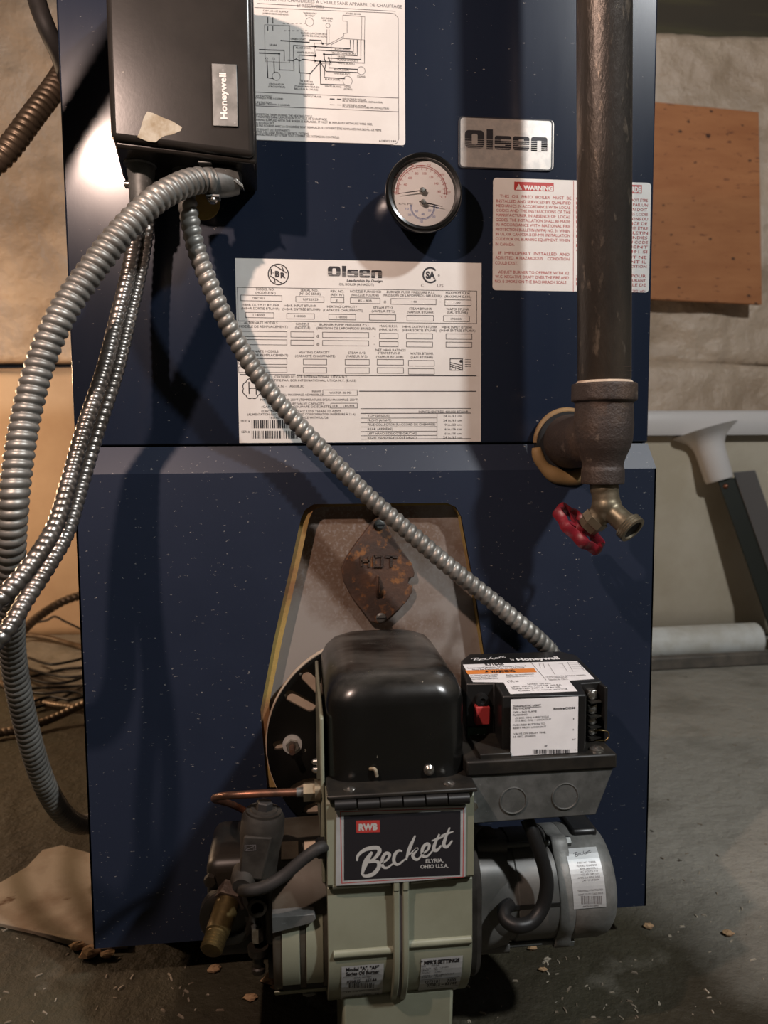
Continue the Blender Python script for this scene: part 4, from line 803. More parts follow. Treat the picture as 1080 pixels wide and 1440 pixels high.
conduit('thin_wire', [at(48, 876, 1.30), at(66, 872, 1.3), at(77, 867, 1.3), at(92, 874, 1.3), at(130, 893, 1.3)], .003, .02, 0, 'rubber', 'single thin wire bent to a peak in front of the lower left wall', 'wire', seg=8)

# ================================================================== IRON PIPE, TEE AND DRAIN VALVE
PY = -.100; pcx = at(849.5, 560, PY).x; z0 = at(849, 531, PY-.02).z
pipe = empty('iron_pipe', (pcx, PY, z0), 'thick black iron pipe running straight down over the right of the boiler', 'pipe')
xt = at(846.5, 0, PY).x; top = Vector((pcx-(pcx-xt)*2.1, PY, 1.55)); bot = Vector((pcx, PY, z0-.012))
obj('pipe', MB().lathe(bot, top-bot, [(0, .0225), (.004, .0232), (.010, .0226), (.012, .0238), ((top-bot).length, .0240)], 48), 'iron', pipe, angle=60)
mb = MB(); 
for i in range(4): mb.lathe(bot+Vector((0, 0, .010+.0035*i)), (0, 0, 1), [(0, .0226), (.0012, .0238), (.0024, .0226)], 40)
obj('pipe_thread', mb, 'cast', pipe, angle=70)
zc0, zc1 = at(849, 536, PY-.026).z, at(849, 562, PY-.026).z
tee = empty('pipe_fitting', (pcx, PY, zc1), 'rusty cast-iron reducing tee under the thick pipe, turning into the boiler', 'pipe fitting')
zb = at(851, 660, PY-.015).z; zb2 = at(851, 682, PY-.018).z; zh = at(796, 621, 0).z
mb = MB().lathe((pcx, PY, zc1+.003), (0, 0, -1), [(0, .0258), (.012, .0262), (.026, .0268), (.038, .0260), (.046, .0238), (.052, .0210), (.058, .0188), (.066, .0178)], 40)
hd = Vector((pc.x, -.002, zh))-Vector((pcx, PY, zh+.002)); 
mb.tube([Vector((pcx, PY+.004, zh+.004)), Vector((pcx-.0005, PY+.03, zh+.001)), Vector((pcx-.001, PY+.06, zh)), Vector((pcx-.001, -.004, zh))], lambda t: .0262 if t < .8 else .0285, 36)
mb.lathe((pcx, PY, zc0+.0), (0, 0, -1), [(0, .0292), (zc0-zc1, .0294)], 44)
mb.lathe((pcx, PY, zb), (0, 0, -1), [(0, .0195), (zb-zb2, .0196)], 36)
obj('tee_body', mb, 'cast', tee, remesh=.0013)
obj('joint_compound', MB().lathe((pcx, PY, zc0+.0022), (0, 0, -1), [(0, .0240), (.0024, .0262)], 40), 'creamcard', tee)
# drain valve
va = Vector((pcx, PY-.002, zb2)); J = at(853, 712, PY-.004)
valve = empty('drain_valve', va, 'small weathered brass drain valve with a red handwheel under the pipe fitting', 'valve')
mb = MB().lathe(va+Vector((0, 0, .002)), (J-va), [(0, .0128), (.008, .0130), (.009, .0122), ((J-va).length, .0125)], 28)
nz_ = at(886, 742, PY-.024); mb.tube([J, J.lerp(nz_, .35), J.lerp(nz_, .7), nz_], lambda t: .0118-.002*math.sin(PI*t), 24)
mb.sphere(J, .0138, 20)
st_ = at(836, 732, PY+.001); mb.tube([J, J.lerp(st_, .5), st_], .0105, 20)
obj('valve_body', mb, 'dullbrass', valve, remesh=.0011)
nd = (nz_-J).normalized(); mb = MB().lathe(nz_-nd*.004, nd, [(0, .0100), (.0008, .0134), (.002, .0126), (.0032, .0134), (.0044, .0126), (.0056, .0134), (.0068, .0126), (.0078, .0132), (.0082, .0098), (-.001, .0095), (-.001, .0001)], 32)
noz = obj('hose_outlet', mb, 'dullbrass', valve, angle=40); obj('outlet_shade_disc', MB().lathe(nz_+nd*.0020, nd, [(0, .0094), (.0003, .0094)], 24), 'black', noz)
wc = at(814, 743, PY+.010); ax = (wc-st_).normalized(); ax = Vector((-.56, .42, -.70)).normalized()
mb = MB().lathe(st_-ax*.004, ax, [(0, .0122), (.007, .0122), (.0085, .0105), (.014, .0100)], 6); obj('bonnet_nut', mb, 'dullbrass', valve)
obj('valve_stem', MB().cyl(st_, wc+ax*.003, .0035, 12), 'dullbrass', valve)
e = ax.orthogonal().normalized(); f = ax.cross(e); n = 96; rings = []
for i in range(n):
    t = 2*PI*i/n; R_ = .0262+.0022*math.cos(8*t); d = e*math.cos(t)+f*math.sin(t)
    rings.append([wc+d*(R_+.0022*math.cos(a_))+ax*(.0052*math.sin(a_)) for a_ in [2*PI*j/10 for j in range(10)]])
rings.append(rings[0]); mb = MB().loops(rings, True, False)
mb.lathe(wc-ax*.0045, ax, [(0, .0070), (.009, .0078)], 20)
for k in range(4):
    t = PI/2*k+.4; d = e*math.cos(t)+f*math.sin(t); s = ax.cross(d)
    p, q_ = wc+d*.005, wc+d*.0255; mb.hexa([p-s*.0028-ax*.0015, q_-s*.0022-ax*.0015, q_+s*.0022-ax*.0015, p+s*.0028-ax*.0015, p-s*.0028+ax*.0015, q_-s*.0022+ax*.0015, q_+s*.0022+ax*.0015, p+s*.0028+ax*.0015])
obj('handwheel', mb, 'red', valve, angle=60, label='red painted scalloped handwheel')
conduit('flexible_conduit', [Vector(p) for p in ((-.72, .12, .013), (-.70, -.10, .14), (-.62, -.20, .38), (-.46, -.24, .64), (-.33, -.25, .81), (-.252, -.25, .928), (-.225, -.25, .969), (-.170, -.25, 1.052), (-.10, -.20, 1.15), (-.05, -.08, 1.23), (.0, .06, 1.22), (.02, .12, 1.134))],
        .0125, .0080, .17, 'conduit', 'flexible conduit rising out of view at upper left, its shadow beside the grey box')

# ================================================================== THE OIL BURNER
BX0, BX1, FYB = .0185, .1328, -.218
AYc, AZc = -.136, .158                      # axis of the blower and the motor
burner = empty('oil_burner', (.075, -.13, 0), 'cream and black oil burner with grey motor, standing in front of the boiler', 'oil burner')
# round mounting flange with slots
fc = at(521, 1041, -.020); FR = .1052
def px_cap(x0, y0, x1, y1, w_, n=6):
    a, b = at(x0, y0, -.02), at(x1, y1, -.02); a, b = Vector((a.x, a.z)), Vector((b.x, b.z)); r = w_*.00070/2; t0 = math.atan2((b-a).y, (b-a).x); pts = []
    for c, s in ((b, -PI/2), (a, PI/2)):
        for k in range(n+1): t = t0+s+PI*k/n; pts.append((c.x+r*math.cos(t), c.y+r*math.sin(t)))
    return pts
disc = [(fc.x+FR*math.cos(2*PI*i/72), fc.z+FR*math.sin(2*PI*i/72)) for i in range(72)]
pp = lambda L: [(at(x, y, -.02).x, at(x, y, -.02).z) for x, y in L]
slots = [px_cap(429, 947, 451, 970, 16), px_cap(408, 977, 436, 992, 16), px_cap(390, 1047, 402, 1045, 13), pp([(402, 1113), (412, 1102), (428, 1094), (443, 1092), (447, 1098), (446, 1108)]), pp([(423, 1143), (430, 1132), (441, 1126), (448, 1128), (448, 1142)])]
flange = obj('mounting_flange', MB().prism(disc, slots, fy(-.0225), fy(-.0185)), 'gloss', burner, smooth=False, bevel=.0004)
d2 = [(fc.x+(FR+.0012)*math.cos(2*PI*i/72), fc.z+(FR+.0012)*math.sin(2*PI*i/72)) for i in range(72)]
obj('gasket', MB().prism(d2, [], fy(-.0185), fy(-.0130)), 'creamcard', flange)
obj('air_tube', MB().lathe((fc.x, -.15, .225), (0, 1, 0), [(0, .045), (.14, .045)], 40), 'cream', burner)
s = at(411, 1048, -.026); mb = MB().lathe((s.x, -.0226, s.z), (0, -1, 0), [(0, .0098), (.0022, .0098), (.0026, .0075)], 28); wsh = obj('stud_washer', mb, 'silver', flange)
obj('stud_nut', MB().lathe((s.x, -.0248, s.z), (0, -1, 0), [(0, .0066), (.0055, .0066)], 6), 'chrome', wsh); obj('stud', MB().lathe((s.x, -.030, s.z-.0005), (0, -1, -.05), [(0, .0032), (.012, .0030)], 12), 'rust', wsh)
# blower housing: two cast halves
def scroll(r, n=26, back=-.06):
    pts = [(back, .283), (FYB+.002, .283), (FYB, .281), (FYB, .2165), (FYB+.002, .2140), (FYB+.009, .2125)]
    pts.append((AYc-r+.001, .2105))
    for i in range(n+1):
        a = PI+(PI*.75)*i/n; pts.append((AYc+r*math.cos(a), AZc+r*math.sin(a)))
    pts.append((back, .12)); return pts
def xprism(x0, x1, prof, mb=None, mi=0): return (mb or MB()).prism(prof, [], lambda u, v: Vector((x0, u, v)), lambda u, v: Vector((x1, u, v)), mi)
XM = at(563, 1300, -.213).x
RS = .0775
body = MB(); xprism(BX0, XM-.0012, scroll(RS), body); xprism(XM+.0012, BX1, scroll(RS), body)
hous = obj('blower_housing', body, 'cream', burner, bevel=.0028, segs=3, angle=30)
def arcrib(x0, x1, r0, r1, a0, a1, n=24):
    mb = MB(); rings = []
    for i in range(n+1):
        a = math.radians(a0+(a1-a0)*i/n); c, s_ = math.cos(a), math.sin(a)
        if a < PI:
            zz = (PI-a)/math.radians(40)*.052; rings.append([(x0, AYc-r0, AZc+zz), (x1, AYc-r0, AZc+zz), (x1, AYc-r1, AZc+zz), (x0, AYc-r1, AZc+zz)]); continue
        rings.append([(x0, AYc+r0*c, AZc+r0*s_), (x1, AYc+r0*c, AZc+r0*s_), (x1, AYc+r1*c, AZc+r1*s_), (x0, AYc+r1*c, AZc+r1*s_)])
    return mb.loops([[Vector(p) for p in r] for r in rings])
for x0, x1 in ((XM-.0062, XM-.0012), (XM+.0012, XM+.0062)):
    obj('seam_rib', arcrib(x0, x1, RS-.004, RS+.0050, 140, 300), 'cream', hous, bevel=.001)
    obj('seam_rib', MB().box(x0, x1, FYB-.0012, FYB+.02, .208, .2835), 'cream', hous, bevel=.0008)
obj('seam_gasket', arcrib(XM-.0012, XM+.0012, RS-.004, RS+.003, 130, 300), 'greyink', hous)
zr1 = at(570, 1336, -.215).z
for x0, x1, dz in ((BX0+.004, XM-.0062, 0), (XM+.0062, BX1-.001, .0035)):
    obj('cross_rib', MB().tube([Vector((x0, AYc-RS+.0006, zr1+dz)), Vector((x1, AYc-RS+.0006, zr1+dz))], .0034, 12), 'cream', hous)
obj('lip', MB().tube([Vector((BX0+.004, FYB+.0035, .2150)), Vector((XM-.008, FYB+.0035, .2145))], .0036, 12), 'cream', hous)
obj('lip', MB().tube([Vector((XM+.008, FYB+.0035, .2145)), Vector((BX1-.004, FYB+.0035, .2175))], .0036, 12), 'cream', hous)
foot = MB().hexa([(.030, -.185, 0), (.1215, -.185, 0), (.1215, -.196, .108), (.030, -.196, .108), (.030, -.09, 0), (.1215, -.09, 0), (.1215, -.09, .10), (.030, -.09, .10)])
obj('pedestal', foot, 'cream', burner, bevel=.003)
obj('side_plate', MB().hexa([(.0150, -.196, .205), (.0182, -.196, .205), (.0182, -.190, .338), (.0150, -.190, .338), (.0150, -.05, .205), (.0182, -.05, .205), (.0182, -.05, .345), (.0150, -.05, .345)]), 'cream', burner, bevel=.0012)
for y_ in (1071, 1082): s = at(446 if y_ == 1071 else 453, y_, -.19); obj('side_screw', MB().lathe((.0125, -.19, s.z), (-1, 0, 0), [(0, .0025), (.003, .0022), (.004, .001)], 12), 'chrome', burner)
# nameplate
L_ = yplane(FYB)
NL = Label(L_.p, lambda u, v, l: Vector((u, FYB-.0014-.00018*l, v)))
NL.poly([(473, 1136), (562, 1134.5), (655, 1132), (654, 1231), (563, 1239), (472, 1244)], 'foil', 1, back=-6)
NL.poly([(478, 1139.5), (652, 1134.5), (651, 1232), (564, 1235.5), (480, 1241)], 'rink', 1.4); NL.poly([(479.2, 1140.7), (650.8, 1135.7), (649.8, 1231), (564, 1234.5), (481.2, 1239.8)], 'foil', 1.8)
NL.poly([(483.5, 1145), (647, 1138.5), (646.5, 1229), (564, 1232), (483.5, 1236.5)], 'ink', 2.4)
NL.poly([(500.5, 1152.5), (533.5, 1151.8), (534, 1168.5), (501, 1169.5)], 'rink', 2.8)
NL.text('RWB', 504, 1166, 530.5, 8.5, 'silver', 3.2, bold=.05, yb1=1165)
NL.script(499, 1161, 632, 1231, 'silver', 2.8, fat=1.35); 
NL.text('ELYRIA,', 598, 1211.5, 623, 5, 'silver', 3, bold=.02, yb1=1210.5); NL.text('OHIO U.S.A.', 590.5, 1219.5, 630, 5, 'silver', 3, bold=.02, yb1=1218)
NL.done('nameplate', hous, 'black nameplate with silver handwritten lettering Beckett')
# lower labels, wrapped round the scroll
def cylab(r, off=.0003):
    def f(px, py): p = on_cyl(px, py, AYc, AZc, r+off); return (p.x, p.z)
    def g_(u, v, l):
        rr = r+off+.00016*l; return Vector((u, AYc-math.sqrt(max(rr*rr-(v-AZc)**2, 1e-9)), v))
    return Label(f, g_)
def patch(L, x0, y0, x1, y1, m_, lvl=1, n=10):
    a = L.p(x0, (y0+y1)/2)[0]; b = L.p(x1, (y0+y1)/2)[0]; v1 = L.p((x0+x1)/2, y0)[1]; v0 = L.p((x0+x1)/2, y1)[1]
    for i in range(n): L.quad(a, v0+(v1-v0)*i/n, b, v0+(v1-v0)*(i+1)/n, m_, lvl)
LA = cylab(RS); patch(LA, 480, 1357, 538, 1420, 'foil')
def T6(L, st, x0, y, x1, h=4, **k): L.text(st, 440+x0/4, 1080+y/4, 440+x1/4, h, **k)
for st, x0, y_, x1, h, b in (('Model "A", "AF"', 186, 1136, 372, 5, .03), ('Series Oil Burner', 186, 1160, 374, 5, .03), ('SERIAL NUMBER', 232, 1180, 330, 2, 0), ('070815 – 65144', 192, 1204, 358, 4.2, .02), ('0.50 - 3.00 GPH 140000/4.50', 186, 1256, 372, 2, 0), ('UL LISTED   SA', 222, 1280, 370, 3.6, 0), ('OIL BURNER   NO. FT. 100857', 176, 1298, 384, 2, 0), ('R. W. Beckett Corp.', 176, 1316, 380, 3.6, 0), ('ELYRIA, OHIO', 226, 1332, 330, 2, 0), ('U.S.A.', 240, 1345, 310, 2, 0)):
    T6(LA, st, x0, y_, x1, h, bold=b)
LA.bars(491, 1381.5, 526, 1389, 22, seed=6)
for y_ in (1365.5+6, 1392, 1399): LA.hl(482, 537, y_, .5)
LA.done('serial_label', hous, 'silvery serial number label at the lower left of the housing')
LB = cylab(RS); patch(LB, 590.5, 1346, 647, 1412, 'foil')
for st, x0, y_, x1, h, b in (("* MFR'S SETTINGS", 604, 1097, 824, 5, .05), ('MTG.         AFG50HB', 612, 1115, 710, 2, 0), ('FIR. RATE    0.75 - 1.20 GPH', 612, 1127, 762, 2, 0), ('HEAD.        F3', 612, 1139, 700, 2, 0), ('STA.PLT.     2-3/4U', 612, 1152, 722, 2, 0), ('NOZZLE       0.85 X 80B ELEC HLR', 612, 1165, 792, 2, 0), ('PUMP PSI     140 PSI', 612, 1178, 725, 2, 0), ('U72101     N00', 632, 1205, 800, 4, .02), ('070815 – 65144', 640, 1222, 802, 4, .02)):
    T6(LB, st, x0, y_, x1, h, bold=b)
LB.hl(592, 646, 1375.5, .7); LB.hl(592, 646, 1387, .6)
LB.done('settings_label', hous, "silvery settings label at the lower right of the housing")

# ---- black transformer on top
tx0, tx1, ty0, ty1, tz0 = .0205, .1315, -.2005, -.035, .288
prof = [(0, 0), (.060, 0), (.066, .0012), (.0735, .0050), (.0795, .0115), (.0825, .0200), (.0832, .030)]
mb = MB(); mb.loops([rrect(tx0+i_, tx1-i_*.85, ty0+i_*1.05, ty1-i_*.3, tz0+h, .021, 7) for h, i_ in prof])
tr = obj('ignition_transformer', mb, 'transformer', burner, angle=75)
mb = MB().box(tx0-.0015, tx1+.003, -.2225, -.07, .2855, .2890); obj('transformer_base', mb, 'dustyplastic', tr, bevel=.0012)
for x, y_ in ((491, 1106), (632, 1100)):
    s = at(x, y_, -.213); obj('base_screw', MB().lathe((s.x, -.2125, .2888), (0, 0, 1), [(0, .0048), (.0010, .0048), (.0020, .003)], 16), 'chrome', tr)
s = at(603, 1082, -.201); obj('front_screw', MB().lathe((s.x, -.2003, s.z), (0, -1, 0), [(0, .0044), (.0025, .0042), (.0042, .0022), (.0044, .0001)], 18), 'chrome', tr)
s = at(526, 1085, -.201); obj('front_clip', MB().tube(catmull([s+Vector((-.003, .001, .002)), s+Vector((.0005, -.003, .003)), s+Vector((.002, -.002, -.003))], 5), .0014, 8), 'tapebit', tr)
mb = MB(); hx0, hx1 = .024, .1285
for i in range(6):
    a = hx0+(hx1-hx0)*i/6+.0006; b = hx0+(hx1-hx0)*(i+1)/6-.0006; mb.cyl((a, -.2215, .2815-.0006*(i % 2)), (b, -.2215, .2815-.0006*(i % 2)), .0042, 14)
    mb.box(a, b, -.2215, -.215, .2785, .2858)
obj('hinge', mb, 'plastic', burner)

# ---- primary control on its junction box
CZ = .3495
o_ = [(659, 920), (790, 916), (811, 921), (847, 958), (816, 960), (825, 977), (706, 979), (696, 960), (655, 961), (648, 929)]
ow = [(atz(x, y, CZ).x, atz(x, y, CZ).y) for x, y in o_]
YFc = min(p[1] for p in ow); YFt = YFc-.006
ztray1 = at(760, 1066, YFt).z; ztray0 = at(760, 1087, YFt).z
tx = [at(656, 1075, YFt).x, at(868, 1075, YFt).x]; yb = max(p[1] for p in ow)+.004
ctl = empty('unused', (0, 0, 0), 'x', 'x'); bpy.data.objects.remove(ctl)
ow = [(x, YFc if y < YFc+.004 else y) for x, y in ow]
control = obj('primary_control', MB().prism(ow, [], lambda u, v: Vector((u, v, CZ)), lambda u, v: Vector((u, v, ztray1-.001))), 'plastic', burner, bevel=.0016, label='black burner control module with white printed labels')
mb = MB().box(tx[0], tx[1], YFt, yb, ztray0, ztray1); tray = obj('control_base', mb, 'dustyplastic', control, bevel=.0018)
obj('base_screw', MB().lathe((at(840, 1061, YFt+.008).x, YFt+.010, ztray1), (0, 0, 1), [(0, .0060), (.0015, .0058), (.0035, .003), (.0036, .0001)], 20), 'chrome', control)
zjb = at(752, 1153, YFt+.003).z
jx0, jx1 = at(664, 1158, YFt+.003).x, at(838, 1148, YFt+.003).x
mb = MB().hexa([(jx0, YFt+.003, zjb), (jx1, YFt+.003, zjb+.001), (tx[1]-.002, YFt+.002, ztray0), (tx[0]+.003, YFt+.002, ztray0), (jx0, yb-.01, zjb), (jx1, yb-.01, zjb), (tx[1]-.002, yb-.002, ztray0), (tx[0]+.003, yb-.002, ztray0)])
jb = obj('junction_box', mb, 'galv', burner, bevel=.001)
for x, y_ in ((722, 1126), (795, 1120)):
    c = at(x, y_, YFt+.002); mb = MB(); rng_ = range(0, 33)
    mb.lathe((c.x, YFt+.0045, c.z), (0, -1, 0), [(0, .0113), (.0026, .0113), (.0028, .0106), (.0016, .0102), (.0016, .0001)], 32); obj('knockout', mb, 'galv', jb, angle=20)
s = at(668, 1132, YFt+.004); obj('box_nut', MB().lathe((s.x-.002, YFt+.004, s.z), (0, -1, 0), [(0, .0040), (.003, .0040)], 6), 'chrome', jb)
# button, lamp, board
cx_, cz_ = at(678, 1005, YFc+.02), 0
yrec = min(y for x, y in [atz(675, 961, CZ)[:2]]) 
c = at(678.5, 1006, yrec-.004); obj('reset_button', MB().box(c.x-.0062, c.x+.0062, yrec-.0065, yrec+.004, c.z-.0080, c.z+.0082), 'redplastic', control, bevel=.0012, label='red reset button')
c = at(678, 985, yrec-.003); obj('sensor_housing', MB().lathe((c.x, yrec+.002, c.z), (0, -1, 0), [(0, .0058), (.007, .0056), (.0075, .0026), (.006, .0024)], 20), 'plastic', control)
c = at(674, 1037, yrec); bd = obj('circuit_board', MB().box(c.x-.010, c.x+.006, yrec-.0016, yrec+.002, c.z-.013, c.z+.009), 'pcb', control)
for i in range(2):
    for j in range(3): q_ = at(672+i*9, 1033+j*6.5, yrec-.0016); obj('solder_pad', MB().lathe((q_.x, yrec-.0015, q_.z), (0, -1, 0), [(0, .0007), (.0005, .0007)], 8), 'silver', bd)
obj('recess_ledge', MB().box(at(658, 1060, yrec).x, at(700, 1060, yrec).x, YFc-.002, yrec+.002, ztray1-.001, ztray1+.004), 'dustyplastic', control, bevel=.001)
# terminals
yt = atz(835, 960, CZ).y
for k, y_ in enumerate((976, 996, 1011, 1026, 1041)):
    c = at(831, y_, yt-.002); t_ = obj('terminal', MB().box(c.x-.003, c.x+.0045, yt-.004, yt+.004, c.z-.0035, c.z+.0035), 'chrome', control, bevel=.0004)
    obj('terminal_screw', MB().lathe((c.x, yt-.0038, c.z-.0003), (0, -1, 0), [(0, .0038), (.0018, .0036), (.0028, .002), (.0029, .0001)], 14), 'chrome', t_)
    mb = MB().hexa([(c.x-.004, yt-.012, c.z-.0054), (c.x+.0065, yt-.0085, c.z-.0054), (c.x+.0065, yt-.0085, c.z-.0044), (c.x-.004, yt-.012, c.z-.0044), (c.x-.004, yt+.004, c.z-.0054), (c.x+.0075, yt+.004, c.z-.0054), (c.x+.0075, yt+.004, c.z-.0044), (c.x-.004, yt+.004, c.z-.0044)])
    obj('terminal_divider', mb, 'dustyplastic', control)
xrw = at(846, 1000, yt).x+.001; obj('terminal_guard', MB().box(xrw-.0030, xrw, yt-.0105, yt+.006, ztray1-.001, CZ-.001), 'plastic', control, bevel=.0008)
w0 = at(836, 1028, yt-.006); obj('jumper_wire', MB().tube(catmull([w0, at(845, 1027, yt-.010), at(854, 1029, yt-.010), at(856, 1036, yt-.010), at(851, 1041, yt-.010), at(836, 1041, yt-.006)], 6), .0007, 8), 'brass', control)
# labels on the control
f_top = lambda x, y: (atz(x, y, CZ).x, atz(x, y, CZ).y)
LT = Label(f_top, lambda u, v, l: Vector((u, v, CZ+.0002+.00016*l)))
LT.poly([(651, 935), (811, 930), (836, 955), (800, 957.5), (812, 972.5), (717.5, 976.5), (708, 960), (665, 959.5)], 'ctlpaper', 1, back=0)
LT.script(663, 923, 714, 930, 'white', 1.2, fat=1.0); LT.text('Honeywell', 727, 928.5, 789, 3.4, 'white', 1.2, bold=.04); LT.text('by', 719, 929, 724, 2.4, 'white', 1.2)
LT.text('R7184B', 683, 936.5, 710, 3, 'ink', 2, bold=.03)
for st, x0, y_, x1, h in (('Interrupted Ignition, Oil Primary Control', 657, 939.5, 742, 1.8), ('May Be Replaced by R7184B1008', 664, 942, 740, 1.8), ('EQUIPMENT DAMAGE HAZARD', 662, 951, 702, 1.6), ('Electrical Shock can cause', 662, 953.5, 700, 1.6), ('severe injury. Disconnect power', 662, 956, 702, 1.6), ('Refer to installation', 712, 950, 752, 1.6), ('instructions before use', 712, 952.5, 752, 1.6), ('c UL us', 714, 960, 730, 3), ('RATINGS  120V 60Hz', 742, 963, 775, 1.5), ('LIMIT 10FLA  MOTOR  60LRA', 718, 966, 792, 1.6), ('IGNITER 360VA  VALVE', 720, 969, 790, 1.6), ('Class 2 output wiring', 728, 971.5, 800, 1.4)): LT.text(st, x0, y_, x1, h, 'ink', 2)
LT.poly([(654, 943.5), (751, 940.5), (755, 946), (658, 949)], 'oink', 2); LT.text('WARNING', 690, 946.4, 726, 3, 'ink', 3, bold=.04); LT.poly([(682, 946.5), (687, 946.2), (684, 943.4)], 'ink', 3)
LT.line([(746, 931.5), (768, 957)], .6); 
for pts in ([(758, 934), (764, 934), (766, 940), (760, 940), (758, 934)], [(770, 933), (780, 949)], [(790, 933), (798, 945), (812, 944)], [(798, 932), (812, 932), (822, 944), (806, 945), (798, 932)], [(802, 935), (816, 935)], [(804, 938), (818, 938)], [(806, 941), (820, 941)], [(785, 934), (792, 934)], [(788, 940), (794, 940)]): LT.line(pts, .5, 'greyink')
for st, x0, y_, x1 in (('CONTROL FACTORY WIRED', 766, 952, 826), ('24V THERMOSTAT', 770, 954.5, 800), ('SENSOR CELL', 772, 957, 800)): LT.text(st, x0, y_, x1, 1.5, 'greyink', 2)
LT.done('top_label', control)
LF = Label(lambda x, y: (at(x, y, YFc).x, at(x, y, YFc).z), lambda u, v, l: Vector((u, YFc-.0002-.00016*l, v)))
a = at(718, 1020, YFc); b = at(812.5, 1020, YFc); LF.quad(a.x, at(765, 1060.5, YFc).z, b.x, CZ-.001, 'ctlpaper', 1, back=0)
def T7(st, x0, y, x1, h=13, **k): LF.text(st, 650+x0/5.4, 910+y/5.4, 650+x1/5.4, h/5.4, **k)
for st, x0, y_, x1, h, b in (('HONEYWELL INC.', 525, 368, 705, 6, .03), ('Golden Valley, MN. 55422', 510, 384, 742, 11, 0), ('DIAGNOSTIC LIGHT', 385, 450, 597, 13, .02), ('ON = FLAME', 385, 472, 516, 13, 0), ('OFF – NO FLAME', 385, 496, 565, 13, 0), ('FLASHING', 385, 518, 492, 13, 0), ('(2 SEC. ON) = RECYCLE', 402, 538, 655, 13, 0), ('(1/2 SEC. ON) = LOCKOUT', 402, 558, 674, 13, 0), ('PUSH RED BUTTON TO', 385, 592, 628, 13, 0), ('RESET FROM LOCKOUT', 385, 614, 636, 13, 0), ('VALVE ON DELAY TIME:', 388, 658, 634, 13, 0), ('15 SEC. (FIXED)', 388, 682, 556, 13, 0), ('EnviraCOM', 692, 471, 856, 16, .03), ('1', 842, 548, 847, 11, 0), ('2', 836, 630, 847, 11, 0), ('3/T', 832, 704, 860, 11, 0), ('T', 852, 784, 860, 11, 0), ('MF', 624, 752, 644, 7, .05)):
    T7(st, x0, y_, x1, h, bold=b)
LF.hl(721, 761, 994.5, .5); LF.bars(749, 1053.5, 801, 1059.5, 34, seed=9)
LF.done('front_label', control)

# ---- motor
def mlathe(prof, m_, nm, par, seg=56, **k): return obj(nm, MB().lathe((0, AYc, AZc), (1, 0, 0), prof, seg), m_, par, angle=k.pop('angle', 45), **k)
gx0 = BX1-.001
motor = mlathe([(.150, .036), (.150, .0420), (.165, .0470), (.172, .0475), (.172, .0455), (.222, .0455), (.222, .02)], 'motor', 'fan_motor', burner)
# mounting flange with four lobes
mb = MB(); n = 96; rings = []
def lob(x, r, sc=1): return [Vector((x, AYc+sc*(r+.0045*math.cos(4*t))*math.cos(t+.78), AZc+sc*(r+.0045*math.cos(4*t))*math.sin(t+.78))) for t in [2*PI*i/n for i in range(n)]]
mb.loops([lob(gx0, .064), lob(gx0+.009, .0655), lob(gx0+.013, .063), lob(gx0+.0165, .050)])
obj('motor_flange', mb, 'greycast', motor, angle=40)
mb = MB().loops([lob(gx0+.014, .050, .98), lob(.165, .0470, .98), lob(.174, .0455, .98)]); obj('drive_end_bracket', mb, 'motor', motor, angle=50)
obj('shell_band', MB().lathe((0, AYc, AZc), (1, 0, 0), [(.1805, .0458), (.1815, .0466), (.2165, .0466), (.2175, .0458)], 56), 'motor', motor)
obj('shell_seam', MB().box(.176, .220, AYc-.0468, AYc-.045, AZc+.004, AZc+.0075), 'plastic', motor)
mb = MB(); n = 96
EARS = [math.radians(d_) for d_ in (112, 234, 352)]
def eared(x, r):
    out = []
    for i in range(n):
        t = 2*PI*i/n; k = max(math.exp(-((((t-e_+PI) % (2*PI))-PI)/.16)**2) for e_ in EARS)
        out.append(Vector((x, AYc+(r+.0060*k)*math.cos(t), AZc+(r+.0060*k)*math.sin(t))))
    return out
mb.loops([eared(.2160, .0472), eared(.2170, .0480), eared(.2290, .0480), eared(.2300, .0472)]); ring_ = obj('end_ring', mb, 'alu', motor, angle=50)
cap = mlathe([(.2295, .040), (.2295, .0474), (.2300, .0480), (.2560, .0478), (.2640, .0455), (.2685, .0410), (.2705, .034), (.2715, .0001)], 'alu', 'end_cap', motor, angle=60)
for t in EARS:
    y_, z_ = AYc+.0485*math.cos(t), AZc+.0485*math.sin(t)
    b_ = obj('through_bolt', MB().cyl((.160, y_, z_), (.2305, y_, z_), .0026, 12), 'galv', motor); obj('bolt_head', MB().lathe((.2298, y_, z_), (1, 0, 0), [(0, .0048), (.004, .0048)], 6), 'galv', b_)
    obj('bolt_boss', MB().cyl((.150, y_*.98+AYc*.02, z_), (.176, y_, z_), .0062, 14), 'motor', b_)
obj('capacitor_cover', MB().box(.238, .262, AYc-.012, AYc+.03, AZc+.044, AZc+.0515), 'plastic', motor, bevel=.003)
ML = cylab(.0480, .0002)
patch(ML, 803, 1191, 849, 1277, 'foil', n=14)
ML.script(807, 1195, 833, 1204, 'ink', 2, fat=.9)
for st, x0, y_, x1, h in (('PART NO. 21805A', 812, 1213.5, 838, 2.4), ('MODEL: F5SAP8055', 811, 1218, 840, 2.4), ('RPM: 3450TYPE A', 816, 1222, 841, 2.4), ('AC VOLTS: 115', 816, 1226, 841, 2.4), ('HZ: 60   HP: 1/7', 817, 1230, 842, 2.4), ('AMPS: 2.0 RPM: 3450', 812, 1234.5, 844, 2.4), ('CAP: 25 UF/200V', 818, 1238.5, 843, 2.4), ('THERMALLY PROTECTED', 812, 1253, 848, 2.6), ('CONT. DUTY CLASS INS B', 813, 1258, 848, 2.6), ('MADE IN CHINA', 820, 1275, 842, 2.6)): ML.text(st, x0, y_, x1, h, 'greyink', 2)
